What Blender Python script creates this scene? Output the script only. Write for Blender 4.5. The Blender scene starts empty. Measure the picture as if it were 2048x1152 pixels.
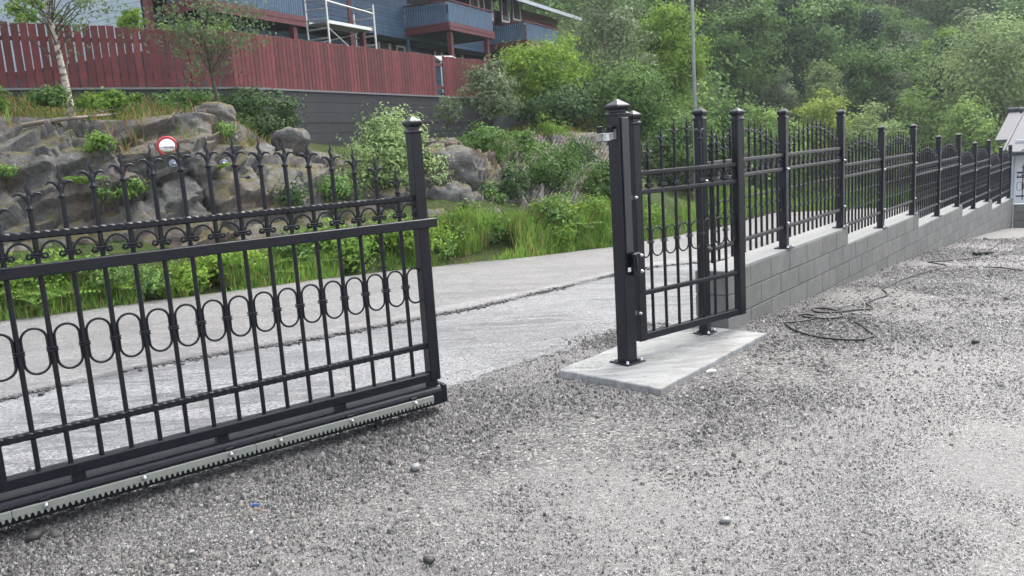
import bpy, math, random
import numpy as np
from mathutils import Vector, Matrix, noise
from mathutils.bvhtree import BVHTree

# ------------------------------------------------------------------ camera, sky, sun, exposure
scene = bpy.context.scene
COL = scene.collection
FPX, PITCH, ROLL, EYE = 1600.0, math.radians(9.5), math.radians(3.7), 1.6
_up = np.array([-math.sin(ROLL) * math.cos(PITCH), math.cos(ROLL) * math.cos(PITCH), math.sin(PITCH)])
_rt = np.array([math.cos(ROLL), math.sin(ROLL), 0.0])
_fw = np.cross(_up, _rt)
CAMR = np.array([_rt, _fw, _up])
cam_data = bpy.data.cameras.new('camera')
cam_data.sensor_width = 36.0
cam_data.lens = FPX / 2048 * 36.0
cam_data.clip_end = 3000
cam = bpy.data.objects.new('camera', cam_data)
COL.objects.link(cam)
cam.matrix_world = Matrix.Translation((0, 0, EYE)) @ Matrix(CAMR.tolist()).to_4x4()
scene.camera = cam

SUN_EL, SUN_AZ = math.radians(58), math.radians(42)      # azimuth measured from +Y towards +X
world = bpy.data.worlds.new('World')
scene.world = world
world.use_nodes = True
wn, wl = world.node_tree.nodes, world.node_tree.links
wn.clear()
w_out = wn.new('ShaderNodeOutputWorld')
w_bg = wn.new('ShaderNodeBackground')
w_sky = wn.new('ShaderNodeTexSky')
w_sky.sky_type = 'NISHITA'
w_sky.sun_disc = False
w_sky.sun_elevation = SUN_EL
w_sky.sun_rotation = SUN_AZ
w_sky.air_density = 1.0
w_sky.dust_density = 3.5
w_sky.ozone_density = 1.0
w_hsv = wn.new('ShaderNodeHueSaturation')
w_hsv.inputs['Saturation'].default_value = 0.35          # overcast: the cloud deck takes the blue out
wl.new(w_sky.outputs[0], w_hsv.inputs['Color'])
wl.new(w_hsv.outputs[0], w_bg.inputs['Color'])
w_bg.inputs['Strength'].default_value = 0.15
wl.new(w_bg.outputs[0], w_out.inputs[0])

sun_data = bpy.data.lights.new('sun', 'SUN')
sun_data.energy = 1.0
sun_data.angle = math.radians(24)
sun_data.color = (1.0, 0.96, 0.9)
sun = bpy.data.objects.new('sun', sun_data)
COL.objects.link(sun)
_sd = Vector((math.sin(SUN_AZ) * math.cos(SUN_EL), math.cos(SUN_AZ) * math.cos(SUN_EL), math.sin(SUN_EL)))
sun.rotation_euler = _sd.to_track_quat('Z', 'Y').to_euler()
sun.location = _sd * 60

scene.view_settings.view_transform = 'Standard'
scene.view_settings.look = 'None'
scene.view_settings.exposure = 1.75
scene.view_settings.gamma = 1.0
scene.view_settings.use_curve_mapping = False
scene.cycles.use_denoising = True
scene.cycles.denoiser = 'OPENIMAGEDENOISE'
scene.cycles.denoising_input_passes = 'RGB_ALBEDO_NORMAL'
scene.cycles.denoising_prefilter = 'NONE'
scene.cycles.max_bounces = 6
scene.cycles.diffuse_bounces = 3
scene.cycles.glossy_bounces = 3
scene.cycles.transmission_bounces = 4
scene.cycles.volume_bounces = 1

R = random.Random(7)
NR = np.random.default_rng(7)


# ------------------------------------------------------------------ pixel rays (photograph is 2048 x 1152)
def ray(x, y):
    return CAMR @ np.array([(x - 1024) / FPX, -(y - 576) / FPX, -1.0])


def at_depth(x, y, Y):
    d = ray(x, y)
    return np.array([0, 0, EYE]) + d * (Y / d[1])


def on_plane(x, y, P, n):
    d = ray(x, y)
    C = np.array([0, 0, EYE])
    return C + d * (np.dot(np.array(P) - C, n) / np.dot(d, n))


# the block wall runs along azimuth 39 degrees and gives the ground its fall
WA = math.radians(39)
WD = np.array([math.sin(WA), math.cos(WA), 0.0])
WN = np.array([math.cos(WA), -math.sin(WA), 0.0])
WP = np.array([2.013, 6.917, 0.0])
_GS = [-200, -0.4, 0.4, 3.2, 7.6, 14.1, 17.4, 30, 60, 400]
_GZ = [0, 0, -0.015, -0.158, -0.37, -0.8, -1.087, -2.0, -3.5, -5.0]


def gz(x, y):
    return np.interp((x - WP[0]) * WD[0] + (y - WP[1]) * WD[1], _GS, _GZ)


def hit(x, y):
    d = ray(x, y)
    t = np.arange(2, 140, 0.02)
    q = np.array([0, 0, EYE]) + t[:, None] * d
    i = np.argmax(q[:, 2] < gz(q[:, 0], q[:, 1]))
    return q[i]


# ------------------------------------------------------------------ mesh helpers
def np_mesh(name, v, f, attrs=None, smooth=False):
    v = np.asarray(v, dtype=np.float32).reshape(-1, 3)
    f = np.asarray(f, dtype=np.int32)
    k = f.shape[1]
    me = bpy.data.meshes.new(name)
    me.vertices.add(len(v))
    me.vertices.foreach_set('co', v.ravel())
    me.loops.add(f.size)
    me.loops.foreach_set('vertex_index', f.ravel())
    me.polygons.add(len(f))
    me.polygons.foreach_set('loop_start', np.arange(0, f.size, k, dtype=np.int32))
    me.polygons.foreach_set('loop_total', np.full(len(f), k, dtype=np.int32))
    if smooth:
        me.polygons.foreach_set('use_smooth', np.ones(len(f), dtype=bool))
    me.update(calc_edges=True)
    for n, (kind, data) in (attrs or {}).items():
        a = me.attributes.new(n, kind, 'POINT')
        if kind == 'FLOAT':
            a.data.foreach_set('value', np.asarray(data, dtype=np.float32).ravel())
        else:
            a.data.foreach_set('color', np.asarray(data, dtype=np.float32).ravel())
    return me


class MB:
    def __init__(s):
        s.v, s.f, s.sm = [], [], []

    def add(s, v, f, smooth=False):
        b = len(s.v)
        s.v += [tuple(p) for p in v]
        s.f += [tuple(i + b for i in q) for q in f]
        s.sm += [smooth] * len(f)
        return s

    def box(s, c, d, rz=0.0, M=None, bev=0.0):
        x, y, z = d[0] / 2, d[1] / 2, d[2] / 2
        if bev > 0:
            b = min(bev, x * .9, y * .9, z * .9)
            pts = []
            for sx in (-1, 1):
                for sy in (-1, 1):
                    for sz in (-1, 1):
                        pts += [(sx * x, sy * (y - b), sz * (z - b)), (sx * (x - b), sy * y, sz * (z - b)), (sx * (x - b), sy * (y - b), sz * z)]
            idx = lambda sx, sy, sz, k: ((sx > 0) * 4 + (sy > 0) * 2 + (sz > 0)) * 3 + k
            fs = []
            q = [(-1, -1), (1, -1), (1, 1), (-1, 1)]
            for sg in (-1, 1):
                o = q if sg > 0 else q[::-1]
                fs.append([idx(sg, a, c2, 0) for a, c2 in o])
                fs.append([idx(a, sg, c2, 1) for a, c2 in o[::-1]])
                fs.append([idx(a, c2, sg, 2) for a, c2 in o])
            for a in (-1, 1):
                for c2 in (-1, 1):
                    fl = [idx(a, c2, -1, 0), idx(a, c2, 1, 0), idx(a, c2, 1, 1), idx(a, c2, -1, 1)]
                    fs.append(fl if a * c2 < 0 else fl[::-1])
                    fl = [idx(a, -1, c2, 0), idx(a, 1, c2, 0), idx(a, 1, c2, 2), idx(a, -1, c2, 2)]
                    fs.append(fl[::-1] if a * c2 < 0 else fl)
                    fl = [idx(-1, a, c2, 1), idx(1, a, c2, 1), idx(1, a, c2, 2), idx(-1, a, c2, 2)]
                    fs.append(fl if a * c2 < 0 else fl[::-1])
            for sx in (-1, 1):
                for sy in (-1, 1):
                    for sz in (-1, 1):
                        t = [idx(sx, sy, sz, 0), idx(sx, sy, sz, 1), idx(sx, sy, sz, 2)]
                        fs.append(t if sx * sy * sz > 0 else t[::-1])
        else:
            pts = [(a * x, b2 * y, c2 * z) for a in (-1, 1) for b2 in (-1, 1) for c2 in (-1, 1)]
            fs = [(0, 1, 3, 2), (4, 6, 7, 5), (0, 4, 5, 1), (2, 3, 7, 6), (0, 2, 6, 4), (1, 5, 7, 3)]
        cz, sz_ = math.cos(rz), math.sin(rz)
        out = []
        for p in pts:
            if M is not None:
                p = M @ Vector(p)
            out.append((c[0] + p[0] * cz - p[1] * sz_, c[1] + p[0] * sz_ + p[1] * cz, c[2] + p[2]))
        return s.add(out, fs)

    def tube(s, pts, r, n=6, caps=True, smooth=True, close=False, flat=1.0):
        pts = [Vector(p) for p in pts]
        rs = r if hasattr(r, '__len__') else [r] * len(pts)
        m = len(pts)
        vs, fs = [], []
        prev = None
        for i, p in enumerate(pts):
            if close:
                t = pts[(i + 1) % m] - pts[i - 1]
            else:
                t = pts[min(i + 1, m - 1)] - pts[max(i - 1, 0)]
            if t.length < 1e-9:
                t = Vector((0, 0, 1))
            t.normalize()
            if prev is None:
                a = t.orthogonal().normalized() if abs(t.y) > .9 else Vector((0, 1, 0)).cross(t).normalized()
            else:
                a = prev - t * prev.dot(t)
                a = a.normalized() if a.length > 1e-6 else t.orthogonal().normalized()
            prev = a
            b = t.cross(a)
            for k in range(n):
                th = 2 * math.pi * k / n + (math.pi / n if n == 4 else 0)
                vs.append(p + a * (math.cos(th) * rs[i]) + b * (math.sin(th) * rs[i] * flat))
        for i in range(m if close else m - 1):
            j = (i + 1) % m
            for k in range(n):
                fs.append((i * n + k, i * n + (k + 1) % n, j * n + (k + 1) % n, j * n + k))
        s.add(vs, fs, smooth)
        if caps and not close:
            s.add(vs[:n], [tuple(range(n))[::-1]])
            s.add(vs[-n:], [tuple(range(n))])
        return s

    def lathe(s, prof, n=12, c=(0, 0, 0), rot=0.0, smooth=True):
        vs, fs = [], []
        for r_, z in prof:
            for k in range(n):
                th = 2 * math.pi * k / n + rot
                vs.append((c[0] + r_ * math.cos(th), c[1] + r_ * math.sin(th), c[2] + z))
        for i in range(len(prof) - 1):
            for k in range(n):
                fs.append((i * n + k, i * n + (k + 1) % n, (i + 1) * n + (k + 1) % n, (i + 1) * n + k))
        fs.append(tuple(range(n))[::-1])
        fs.append(tuple(range((len(prof) - 1) * n, len(prof) * n)))
        return s.add(vs, fs, smooth)

    def sq(s, prof, c=(0, 0, 0)):                 # square 'lathe': prof of (half width, z)
        return s.lathe([(w * math.sqrt(2), z) for w, z in prof], 4, c, math.pi / 4, False)

    def prism(s, poly, z0, z1):
        n = len(poly)
        vs = [(p[0], p[1], z0) for p in poly] + [(p[0], p[1], z1) for p in poly]
        fs = [tuple(range(n))[::-1], tuple(range(n, 2 * n))]
        fs += [(i, (i + 1) % n, n + (i + 1) % n, n + i) for i in range(n)]
        return s.add(vs, fs)

    def mesh(s, name):
        me = bpy.data.meshes.new(name)
        me.from_pydata(s.v, [], s.f)
        me.polygons.foreach_set('use_smooth', s.sm)
        me.update()
        return me

    def build(s, name, mat, parent=None, **k):
        return obj(name, s.mesh(name), mat, parent, **k)


def obj(name, me, mat=None, parent=None, loc=(0, 0, 0), rz=0.0, rot=None, scale=None, M=None):
    o = bpy.data.objects.new(name, me)
    COL.objects.link(o)
    if parent is not None:
        o.parent = parent
    if mat is not None and me is not None and not me.materials:
        me.materials.append(mat)
    if M is not None:
        o.matrix_local = M
    else:
        o.location = loc
        o.rotation_euler = rot if rot is not None else (0, 0, rz)
        if scale is not None:
            o.scale = scale if hasattr(scale, '__len__') else (scale,) * 3
    return o


def tag(o, label, cat, group=None, kind=None):
    if label:
        o['label'] = label
    if cat:
        o['category'] = cat
    if group:
        o['group'] = group
    if kind:
        o['kind'] = kind
    return o


def thing(name, label, cat, loc=(0, 0, 0), rz=0.0, group=None, scale=None):
    return tag(obj(name, None, None, None, loc, rz, scale=scale), label, cat, group)


# ------------------------------------------------------------------ materials
def new_mat(name):
    m = bpy.data.materials.new(name)
    m.use_nodes = True
    nt = m.node_tree
    return m, nt.nodes, nt.links, nt.nodes['Principled BSDF']


def ramp(n, l, src, stops):
    r = n.new('ShaderNodeValToRGB')
    el = r.color_ramp.elements
    while len(el) < len(stops):
        el.new(0.5)
    for e, (p, c) in zip(el, stops):
        e.position = p
        e.color = (c[0], c[1], c[2], 1) if hasattr(c, '__len__') else (c, c, c, 1)
    l.new(src, r.inputs[0])
    return r.outputs[0]


def noise_tex(n, l, vec, scale, detail=4, rough=.6):
    t = n.new('ShaderNodeTexNoise')
    t.inputs['Scale'].default_value = scale
    t.inputs['Detail'].default_value = detail
    t.inputs['Roughness'].default_value = rough
    if vec is not None:
        l.new(vec, t.inputs['Vector'])
    return t


def math_n(n, l, op, a, b=None, clamp=False):
    m = n.new('ShaderNodeMath')
    m.operation = op
    m.use_clamp = clamp
    for i, s in enumerate((a, b)):
        if s is None:
            continue
        if isinstance(s, (int, float)):
            m.inputs[i].default_value = s
        else:
            l.new(s, m.inputs[i])
    return m.outputs[0]


def mixc(n, l, fac, a, b, mode='MIX'):
    m = n.new('ShaderNodeMix')
    m.data_type = 'RGBA'
    m.blend_type = mode
    for i, s in ((0, fac), (6, a), (7, b)):
        if isinstance(s, (int, float)):
            m.inputs[i].default_value = s
        elif hasattr(s, '__len__'):
            m.inputs[i].default_value = (s[0], s[1], s[2], 1)
        else:
            l.new(s, m.inputs[i])
    return m.outputs[2]


def bump(n, l, p, height, strength=.4, dist=.02):
    b = n.new('ShaderNodeBump')
    b.inputs['Strength'].default_value = strength
    b.inputs['Distance'].default_value = dist
    l.new(height, b.inputs['Height'])
    l.new(b.outputs[0], p.inputs['Normal'])
    return b


def simple(name, col, rough=.5, metal=0.0, var=.15, scale=8.0, bmp=0.0, spec=.5, objrand=.0, coord='pos', bscale=None):
    m, n, l, p = new_mat(name)
    if coord == 'pos':
        vec = n.new('ShaderNodeNewGeometry').outputs['Position']
    else:
        vec = n.new('ShaderNodeTexCoord').outputs['Object']
    t = noise_tex(n, l, vec, scale)
    lo = tuple(c * (1 - var) for c in col)
    hi = tuple(min(1, c * (1 + var)) for c in col)
    c = ramp(n, l, t.outputs[0], [(.3, lo), (.7, hi)])
    if objrand:
        oi = n.new('ShaderNodeObjectInfo')
        k = n.new('ShaderNodeMapRange')
        k.inputs[3].default_value = 1 - objrand
        k.inputs[4].default_value = 1 + objrand
        l.new(oi.outputs['Random'], k.inputs[0])
        hs = n.new('ShaderNodeHueSaturation')
        l.new(k.outputs[0], hs.inputs['Value'])
        l.new(c, hs.inputs['Color'])
        c = hs.outputs[0]
    l.new(c, p.inputs['Base Color'])
    p.inputs['Roughness'].default_value = rough
    p.inputs['Metallic'].default_value = metal
    p.inputs['Specular IOR Level'].default_value = spec
    if bmp:
        t2 = noise_tex(n, l, vec, bscale or scale * 6, 5, .7)
        bump(n, l, p, t2.outputs[0], bmp, .01)
    return m


def black_paint():
    m, n, l, p = new_mat('black_paint')
    vec = n.new('ShaderNodeNewGeometry').outputs['Position']
    p.inputs['Base Color'].default_value = (0.005, 0.0062, 0.0115, 1)
    p.inputs['Specular IOR Level'].default_value = .38
    t = noise_tex(n, l, vec, 14, 5, .7)
    l.new(ramp(n, l, t.outputs[0], [(.3, .24), (.7, .48)]), p.inputs['Roughness'])
    v = n.new('ShaderNodeTexVoronoi')
    v.inputs['Scale'].default_value = 130
    l.new(vec, v.inputs['Vector'])
    drops = ramp(n, l, v.outputs['Distance'], [(.0, 1.0), (.28, .0)])
    up = n.new('ShaderNodeSeparateXYZ')
    l.new(n.new('ShaderNodeNewGeometry').outputs['Normal'], up.inputs[0])
    top = math_n(n, l, 'MAXIMUM', math_n(n, l, 'ABSOLUTE', up.outputs[2]), .12)
    h = math_n(n, l, 'ADD', math_n(n, l, 'MULTIPLY', drops, top), math_n(n, l, 'MULTIPLY', t.outputs[0], .25))
    bump(n, l, p, h, .35, .004)
    return m


def foliage(name, dark, light, transl=.35, rough=.5, val=.18):
    m, n, l, p = new_mat(name)
    a = n.new('ShaderNodeAttribute')
    a.attribute_name = 'rnd'
    c = ramp(n, l, a.outputs['Fac'], [(0.0, dark), (1.0, light)])
    oi = n.new('ShaderNodeObjectInfo')
    hs = n.new('ShaderNodeHueSaturation')
    k = n.new('ShaderNodeMapRange')
    k.inputs[3].default_value = 1 - val
    k.inputs[4].default_value = 1 + val
    l.new(oi.outputs['Random'], k.inputs[0])
    l.new(k.outputs[0], hs.inputs['Value'])
    l.new(c, hs.inputs['Color'])
    l.new(hs.outputs[0], p.inputs['Base Color'])
    p.inputs['Roughness'].default_value = .72
    p.inputs['Specular IOR Level'].default_value = .15
    tr = n.new('ShaderNodeBsdfTranslucent')
    l.new(hs.outputs[0], tr.inputs['Color'])
    mx = n.new('ShaderNodeMixShader')
    mx.inputs[0].default_value = transl
    out = n['Material Output']
    l.new(p.outputs[0], mx.inputs[1])
    l.new(tr.outputs[0], mx.inputs[2])
    l.new(mx.outputs[0], out.inputs[0])
    return m


def mat_gravel():
    m, n, l, p = new_mat('gravel_ground')
    vec = n.new('ShaderNodeNewGeometry').outputs['Position']
    at = n.new('ShaderNodeAttribute')
    at.attribute_name = 'coarse'
    co = at.outputs['Fac']
    v1 = n.new('ShaderNodeTexVoronoi'); v1.inputs['Scale'].default_value = 70; l.new(vec, v1.inputs['Vector'])
    v2 = n.new('ShaderNodeTexVoronoi'); v2.inputs['Scale'].default_value = 110; l.new(vec, v2.inputs['Vector'])
    sep = n.new('ShaderNodeSeparateColor'); l.new(v1.outputs['Color'], sep.inputs[0])
    sep2 = n.new('ShaderNodeSeparateColor'); l.new(v2.outputs['Color'], sep2.inputs[0])
    stone = ramp(n, l, sep.outputs[0], [(0, (.03, .03, .033)), (.35, (.075, .073, .074)), (.7, (.143, .136, .13)), (.92, (.225, .213, .196)), (1, (.35, .33, .305))])
    fine = ramp(n, l, sep2.outputs[0], [(0, (.066, .063, .062)), (.3, (.12, .114, .111)), (.75, (.165, .157, .152)), (1, (.27, .258, .248))])
    big = noise_tex(n, l, vec, 1.3, 6, .65)
    fine = mixc(n, l, ramp(n, l, big.outputs[0], [(.35, .0), (.7, .55)]), fine, (.11, .107, .107))
    l.new(mixc(n, l, co, fine, stone), p.inputs['Base Color'])
    p.inputs['Roughness'].default_value = .62
    h = math_n(n, l, 'ADD', math_n(n, l, 'MULTIPLY', math_n(n, l, 'SUBTRACT', 1.0, v1.outputs['Distance']), co), math_n(n, l, 'MULTIPLY', math_n(n, l, 'SUBTRACT', 1.0, v2.outputs['Distance']), .35))
    bump(n, l, p, h, .9, .012)
    return m


def mat_asphalt(name, base, patch, scale=75):
    m, n, l, p = new_mat(name)
    vec = n.new('ShaderNodeNewGeometry').outputs['Position']
    v = n.new('ShaderNodeTexVoronoi'); v.inputs['Scale'].default_value = scale; l.new(vec, v.inputs['Vector'])
    sep = n.new('ShaderNodeSeparateColor'); l.new(v.outputs['Color'], sep.inputs[0])
    a = ramp(n, l, sep.outputs[0], [(0, tuple(c * .35 for c in base)), (.45, tuple(c * .92 for c in base)), (1, tuple(min(1, c * 1.55) for c in base))])
    nz = noise_tex(n, l, vec, .9, 7, .68)
    mp = n.new('ShaderNodeMapping'); mp.inputs['Rotation'].default_value = (0, 0, math.radians(-32)); mp.inputs['Scale'].default_value = (.35, 2.6, 1)
    l.new(vec, mp.inputs[0])
    nz2 = noise_tex(n, l, mp.outputs[0], 1.1, 8, .7)
    f = math_n(n, l, 'MULTIPLY', ramp(n, l, nz2.outputs[0], [(.52, 0), (.66, 1)]), .7)
    c = mixc(n, l, f, a, patch)
    c = mixc(n, l, ramp(n, l, nz.outputs[0], [(.4, 0), (.75, .35)]), c, tuple(x * .72 for x in base))
    nz3 = noise_tex(n, l, mp.outputs[0], .55, 9, .75)
    ln = ramp(n, l, nz3.outputs[0], [(.46, 0), (.5, 1), (.515, 1), (.53, 0)])
    nz4 = noise_tex(n, l, vec, .5, 3, .5)
    ln = math_n(n, l, 'MULTIPLY', ln, ramp(n, l, nz4.outputs[0], [(.42, 0), (.58, .9)]))
    c = mixc(n, l, ln, c, patch)
    nz5 = noise_tex(n, l, vec, 2.6, 6, .7)
    c = mixc(n, l, ramp(n, l, nz5.outputs[0], [(.54, 0), (.7, .55)]), c, tuple(x * .55 for x in base))
    l.new(c, p.inputs['Base Color'])
    l.new(ramp(n, l, nz.outputs[0], [(.3, .36), (.7, .6)]), p.inputs['Roughness'])
    t = noise_tex(n, l, vec, 220, 3, .7)
    bump(n, l, p, math_n(n, l, 'ADD', t.outputs[0], math_n(n, l, 'MULTIPLY', v.outputs['Distance'], -.6)), .7, .006)
    return m


def mat_rock():
    m, n, l, p = new_mat('rock')
    g = n.new('ShaderNodeNewGeometry')
    vec = g.outputs['Position']
    n1 = noise_tex(n, l, vec, 1.6, 8, .7)
    n2 = noise_tex(n, l, vec, 9, 8, .7)
    n3 = noise_tex(n, l, vec, .55, 4, .6)
    c = ramp(n, l, n2.outputs[0], [(.25, (.05, .049, .047)), (.5, (.125, .122, .115)), (.75, (.24, .235, .222))])
    c = mixc(n, l, ramp(n, l, n3.outputs[0], [(.5, 0), (.62, .75)]), c, (.15, .095, .065))          # reddish weathered rock
    c = mixc(n, l, ramp(n, l, n1.outputs[0], [(.6, 0), (.66, .6)]), c, (.26, .255, .235))            # pale lichen
    at = n.new('ShaderNodeAttribute'); at.attribute_name = 'crack'
    c = mixc(n, l, at.outputs['Fac'], c, (.018, .016, .013))                                        # darker along the joints
    sx = n.new('ShaderNodeSeparateXYZ'); l.new(g.outputs['Normal'], sx.inputs[0])
    up = math_n(n, l, 'ADD', sx.outputs[2], math_n(n, l, 'MULTIPLY', math_n(n, l, 'SUBTRACT', n1.outputs[0], .5), 1.5))
    moss = ramp(n, l, n2.outputs[0], [(.3, (.03, .04, .01)), (.48, (.085, .06, .02)), (.58, (.07, .08, .02)), (.75, (.055, .09, .02))])
    n4 = noise_tex(n, l, vec, 38, 6, .75)
    c = mixc(n, l, .75, c, ramp(n, l, n4.outputs[0], [(.3, .25), (.5, .95), (.7, 1.0)]), 'MULTIPLY')
    c = mixc(n, l, ramp(n, l, up, [(.66, 0), (.9, .92)]), c, moss)
    l.new(c, p.inputs['Base Color'])
    p.inputs['Roughness'].default_value = .8
    bump(n, l, p, math_n(n, l, 'ADD', n2.outputs[0], math_n(n, l, 'MULTIPLY', n4.outputs[0], .6)), .9, .05)
    return m


def mat_soil(name='soil'):
    m, n, l, p = new_mat(name)
    vec = n.new('ShaderNodeNewGeometry').outputs['Position']
    n1 = noise_tex(n, l, vec, .8, 7, .7)
    n2 = noise_tex(n, l, vec, 12, 6, .7)
    a = ramp(n, l, n2.outputs[0], [(.3, (.03, .028, .016)), (.6, (.085, .07, .035)), (.8, (.13, .1, .05))])
    b = ramp(n, l, n2.outputs[0], [(.3, (.02, .035, .01)), (.7, (.07, .1, .03))])
    l.new(mixc(n, l, ramp(n, l, n1.outputs[0], [(.34, 0), (.5, 1)]), a, b), p.inputs['Base Color'])
    p.inputs['Roughness'].default_value = .9
    bump(n, l, p, n2.outputs[0], 1, .08)
    return m


def mat_concrete(name, col, streak=.5, line=None, rough=.6):
    m, n, l, p = new_mat(name)
    vec = n.new('ShaderNodeNewGeometry').outputs['Position']
    mp = n.new('ShaderNodeMapping'); mp.inputs['Scale'].default_value = (3, 3, .5); l.new(vec, mp.inputs[0])
    n1 = noise_tex(n, l, mp.outputs[0], 1.5, 7, .7)
    n2 = noise_tex(n, l, vec, 40, 5, .7)
    c = mixc(n, l, ramp(n, l, n1.outputs[0], [(.3, streak), (.65, 0)]), col, tuple(x * .45 for x in col))
    c = mixc(n, l, math_n(n, l, 'MULTIPLY', n2.outputs[0], .5), c, tuple(min(1, x * 1.5) for x in col))
    l.new(c, p.inputs['Base Color'])
    p.inputs['Roughness'].default_value = rough
    h = n2.outputs[0]
    bump(n, l, p, h, .35, .01)
    return m


def mat_birch():
    m, n, l, p = new_mat('birch_bark')
    vec = n.new('ShaderNodeNewGeometry').outputs['Position']
    mp = n.new('ShaderNodeMapping'); mp.inputs['Scale'].default_value = (5, 5, 16); l.new(vec, mp.inputs[0])
    n1 = noise_tex(n, l, mp.outputs[0], 1.0, 5, .7)
    n2 = noise_tex(n, l, vec, 30, 4)
    c = mixc(n, l, ramp(n, l, n1.outputs[0], [(.52, 0), (.57, 1)]), (.46, .41, .35), (.03, .026, .024))
    c = mixc(n, l, math_n(n, l, 'MULTIPLY', n2.outputs[0], .35), c, (.3, .25, .2))
    l.new(c, p.inputs['Base Color'])
    p.inputs['Roughness'].default_value = .7
    bump(n, l, p, n1.outputs[0], .5, .02)
    return m


def mat_slab():
    m, n, l, p = new_mat('slate_slab')
    vec = n.new('ShaderNodeNewGeometry').outputs['Position']
    mp = n.new('ShaderNodeMapping'); mp.inputs['Rotation'].default_value = (0, 0, math.radians(-15)); mp.inputs['Scale'].default_value = (2.0, 9, 2)
    l.new(vec, mp.inputs[0])
    n1 = noise_tex(n, l, mp.outputs[0], 1.6, 9, .72)
    n2 = noise_tex(n, l, vec, 2.2, 5, .6)
    c = ramp(n, l, n1.outputs[0], [(.3, (.16, .163, .16)), (.45, (.26, .264, .26)), (.6, (.34, .344, .34)), (.75, (.42, .42, .415))])
    c = mixc(n, l, ramp(n, l, n2.outputs[0], [(.56, 0), (.68, .6)]), c, (.17, .155, .13))
    l.new(c, p.inputs['Base Color'])
    l.new(ramp(n, l, n2.outputs[0], [(.35, .2), (.6, .5)]), p.inputs['Roughness'])
    bump(n, l, p, n1.outputs[0], .8, .03)
    return m


def mat_attrcol(name, rough=.7, attr='col', bmp=.3):
    m, n, l, p = new_mat(name)
    a = n.new('ShaderNodeAttribute')
    a.attribute_name = attr
    l.new(a.outputs['Color'], p.inputs['Base Color'])
    p.inputs['Roughness'].default_value = rough
    t = noise_tex(n, l, n.new('ShaderNodeNewGeometry').outputs['Position'], 160, 4, .7)
    bump(n, l, p, t.outputs[0], bmp, .004)
    return m


def mat_glass():
    m, n, l, p = new_mat('window_glass')
    p.inputs['Base Color'].default_value = (.09, .1, .11, 1)
    p.inputs['Roughness'].default_value = .04
    p.inputs['Specular IOR Level'].default_value = 1.0
    p.inputs['Coat Weight'].default_value = 1.0
    t = noise_tex(n, l, n.new('ShaderNodeNewGeometry').outputs['Position'], .7, 2)
    bump(n, l, p, t.outputs[0], .05, .02)
    return m


M = {}
M['black'] = black_paint()
M['galv'] = simple('galvanised_steel', (.55, .57, .6), .35, .85, .2, 30, .1)
M['zinc'] = simple('zinc_pole', (.42, .46, .5), .5, .35, .12, 6, .05)
M['rack'] = simple('rack_plastic', (.25, .26, .23), .45, 0, .06, 20)
M['block'] = simple('concrete_block', (.17, .168, .158), .75, 0, .14, 7, .5, objrand=.09, bscale=120)
M['mortar'] = simple('wall_core', (.08, .08, .08), .9, 0, .2, 20)
M['walltop'] = mat_concrete('wet_wall_top', (.3, .3, .295), .4, rough=.35)
M['gravel'] = mat_gravel()
M['road'] = mat_asphalt('road_asphalt', (.178, .172, .172), (.11, .106, .107))
M['drive'] = mat_asphalt('driveway_asphalt', (.195, .197, .204), (.06, .062, .066))
M['rock'] = mat_rock()
M['soil'] = mat_soil()
M['soil'].node_tree.nodes['Principled BSDF'].inputs['Specular IOR Level'].default_value = .1
M['retain'] = mat_concrete('dark_concrete', (.03, .031, .036), .8)
M['retain2'] = mat_concrete('pale_concrete', (.16, .165, .17), .4)
M['slab'] = mat_slab()
M['stone'] = mat_attrcol('loose_stone', .62)
M['red'] = simple('red_boards', (.125, .024, .026), .7, 0, .25, 5, .35, objrand=.28)
M['redtrim'] = simple('red_trim', (.11, .022, .028), .6, 0, .15, 4, .2)
M['blue'] = simple('blue_siding', (.058, .105, .175), .6, 0, .15, 3, .2, objrand=.1)
M['bluepale'] = simple('pale_blue_siding', (.42, .5, .57), .5, 0, .08, 2, .1, objrand=.05)
M['white'] = simple('white_paint', (.75, .75, .75), .5, 0, .04, 4)
M['darkwood'] = simple('dark_soffit', (.02, .025, .035), .8, 0, .2, 4)
M['roofdark'] = simple('roof_felt', (.035, .04, .05), .8, 0, .2, 6, .3)
M['alu'] = simple('scaffold_aluminium', (.62, .62, .6), .4, .5, .08, 10)
M['plank'] = simple('scaffold_deck', (.3, .27, .24), .7, 0, .2, 6)
M['glass'] = mat_glass()
M['birch'] = mat_birch()
M['bark'] = simple('bark', (.07, .058, .045), .85, 0, .35, 9, .8)
M['twig'] = simple('dead_branch', (.17, .14, .115), .85, 0, .3, 12, .5)
M['leaf_birch'] = foliage('birch_leaves', (.06, .1, .045), (.22, .3, .15))
M['leaf_bright'] = foliage('bright_green_leaves', (.07, .15, .02), (.3, .45, .07), .4)
M['leaf_mid'] = foliage('mid_green_leaves', (.025, .07, .018), (.2, .33, .09), .28)
M['leaf_dark'] = foliage('dark_green_leaves', (.012, .036, .014), (.1, .17, .06), .2)
M['leaf_grey'] = foliage('grey_green_leaves', (.055, .085, .04), (.27, .33, .19), .28)
M['leaf_willow'] = foliage('willow_leaves', (.085, .14, .045), (.4, .52, .22), .35)
M['leaf_fresh'] = foliage('fresh_green_leaves', (.06, .12, .03), (.32, .46, .13), .35)
M['leaf_yellow'] = foliage('yellow_green_leaves', (.14, .2, .03), (.38, .46, .11))
M['needle'] = foliage('conifer_needles', (.016, .045, .026), (.08, .14, .075), .1)
M['grass'] = foliage('grass_blades', (.035, .095, .015), (.27, .43, .085), .4)
M['drygrass'] = foliage('dry_grass', (.13, .08, .03), (.34, .24, .11), .3)
M['fernm'] = foliage('fern_fronds', (.05, .12, .02), (.24, .38, .07), .4)
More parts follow.
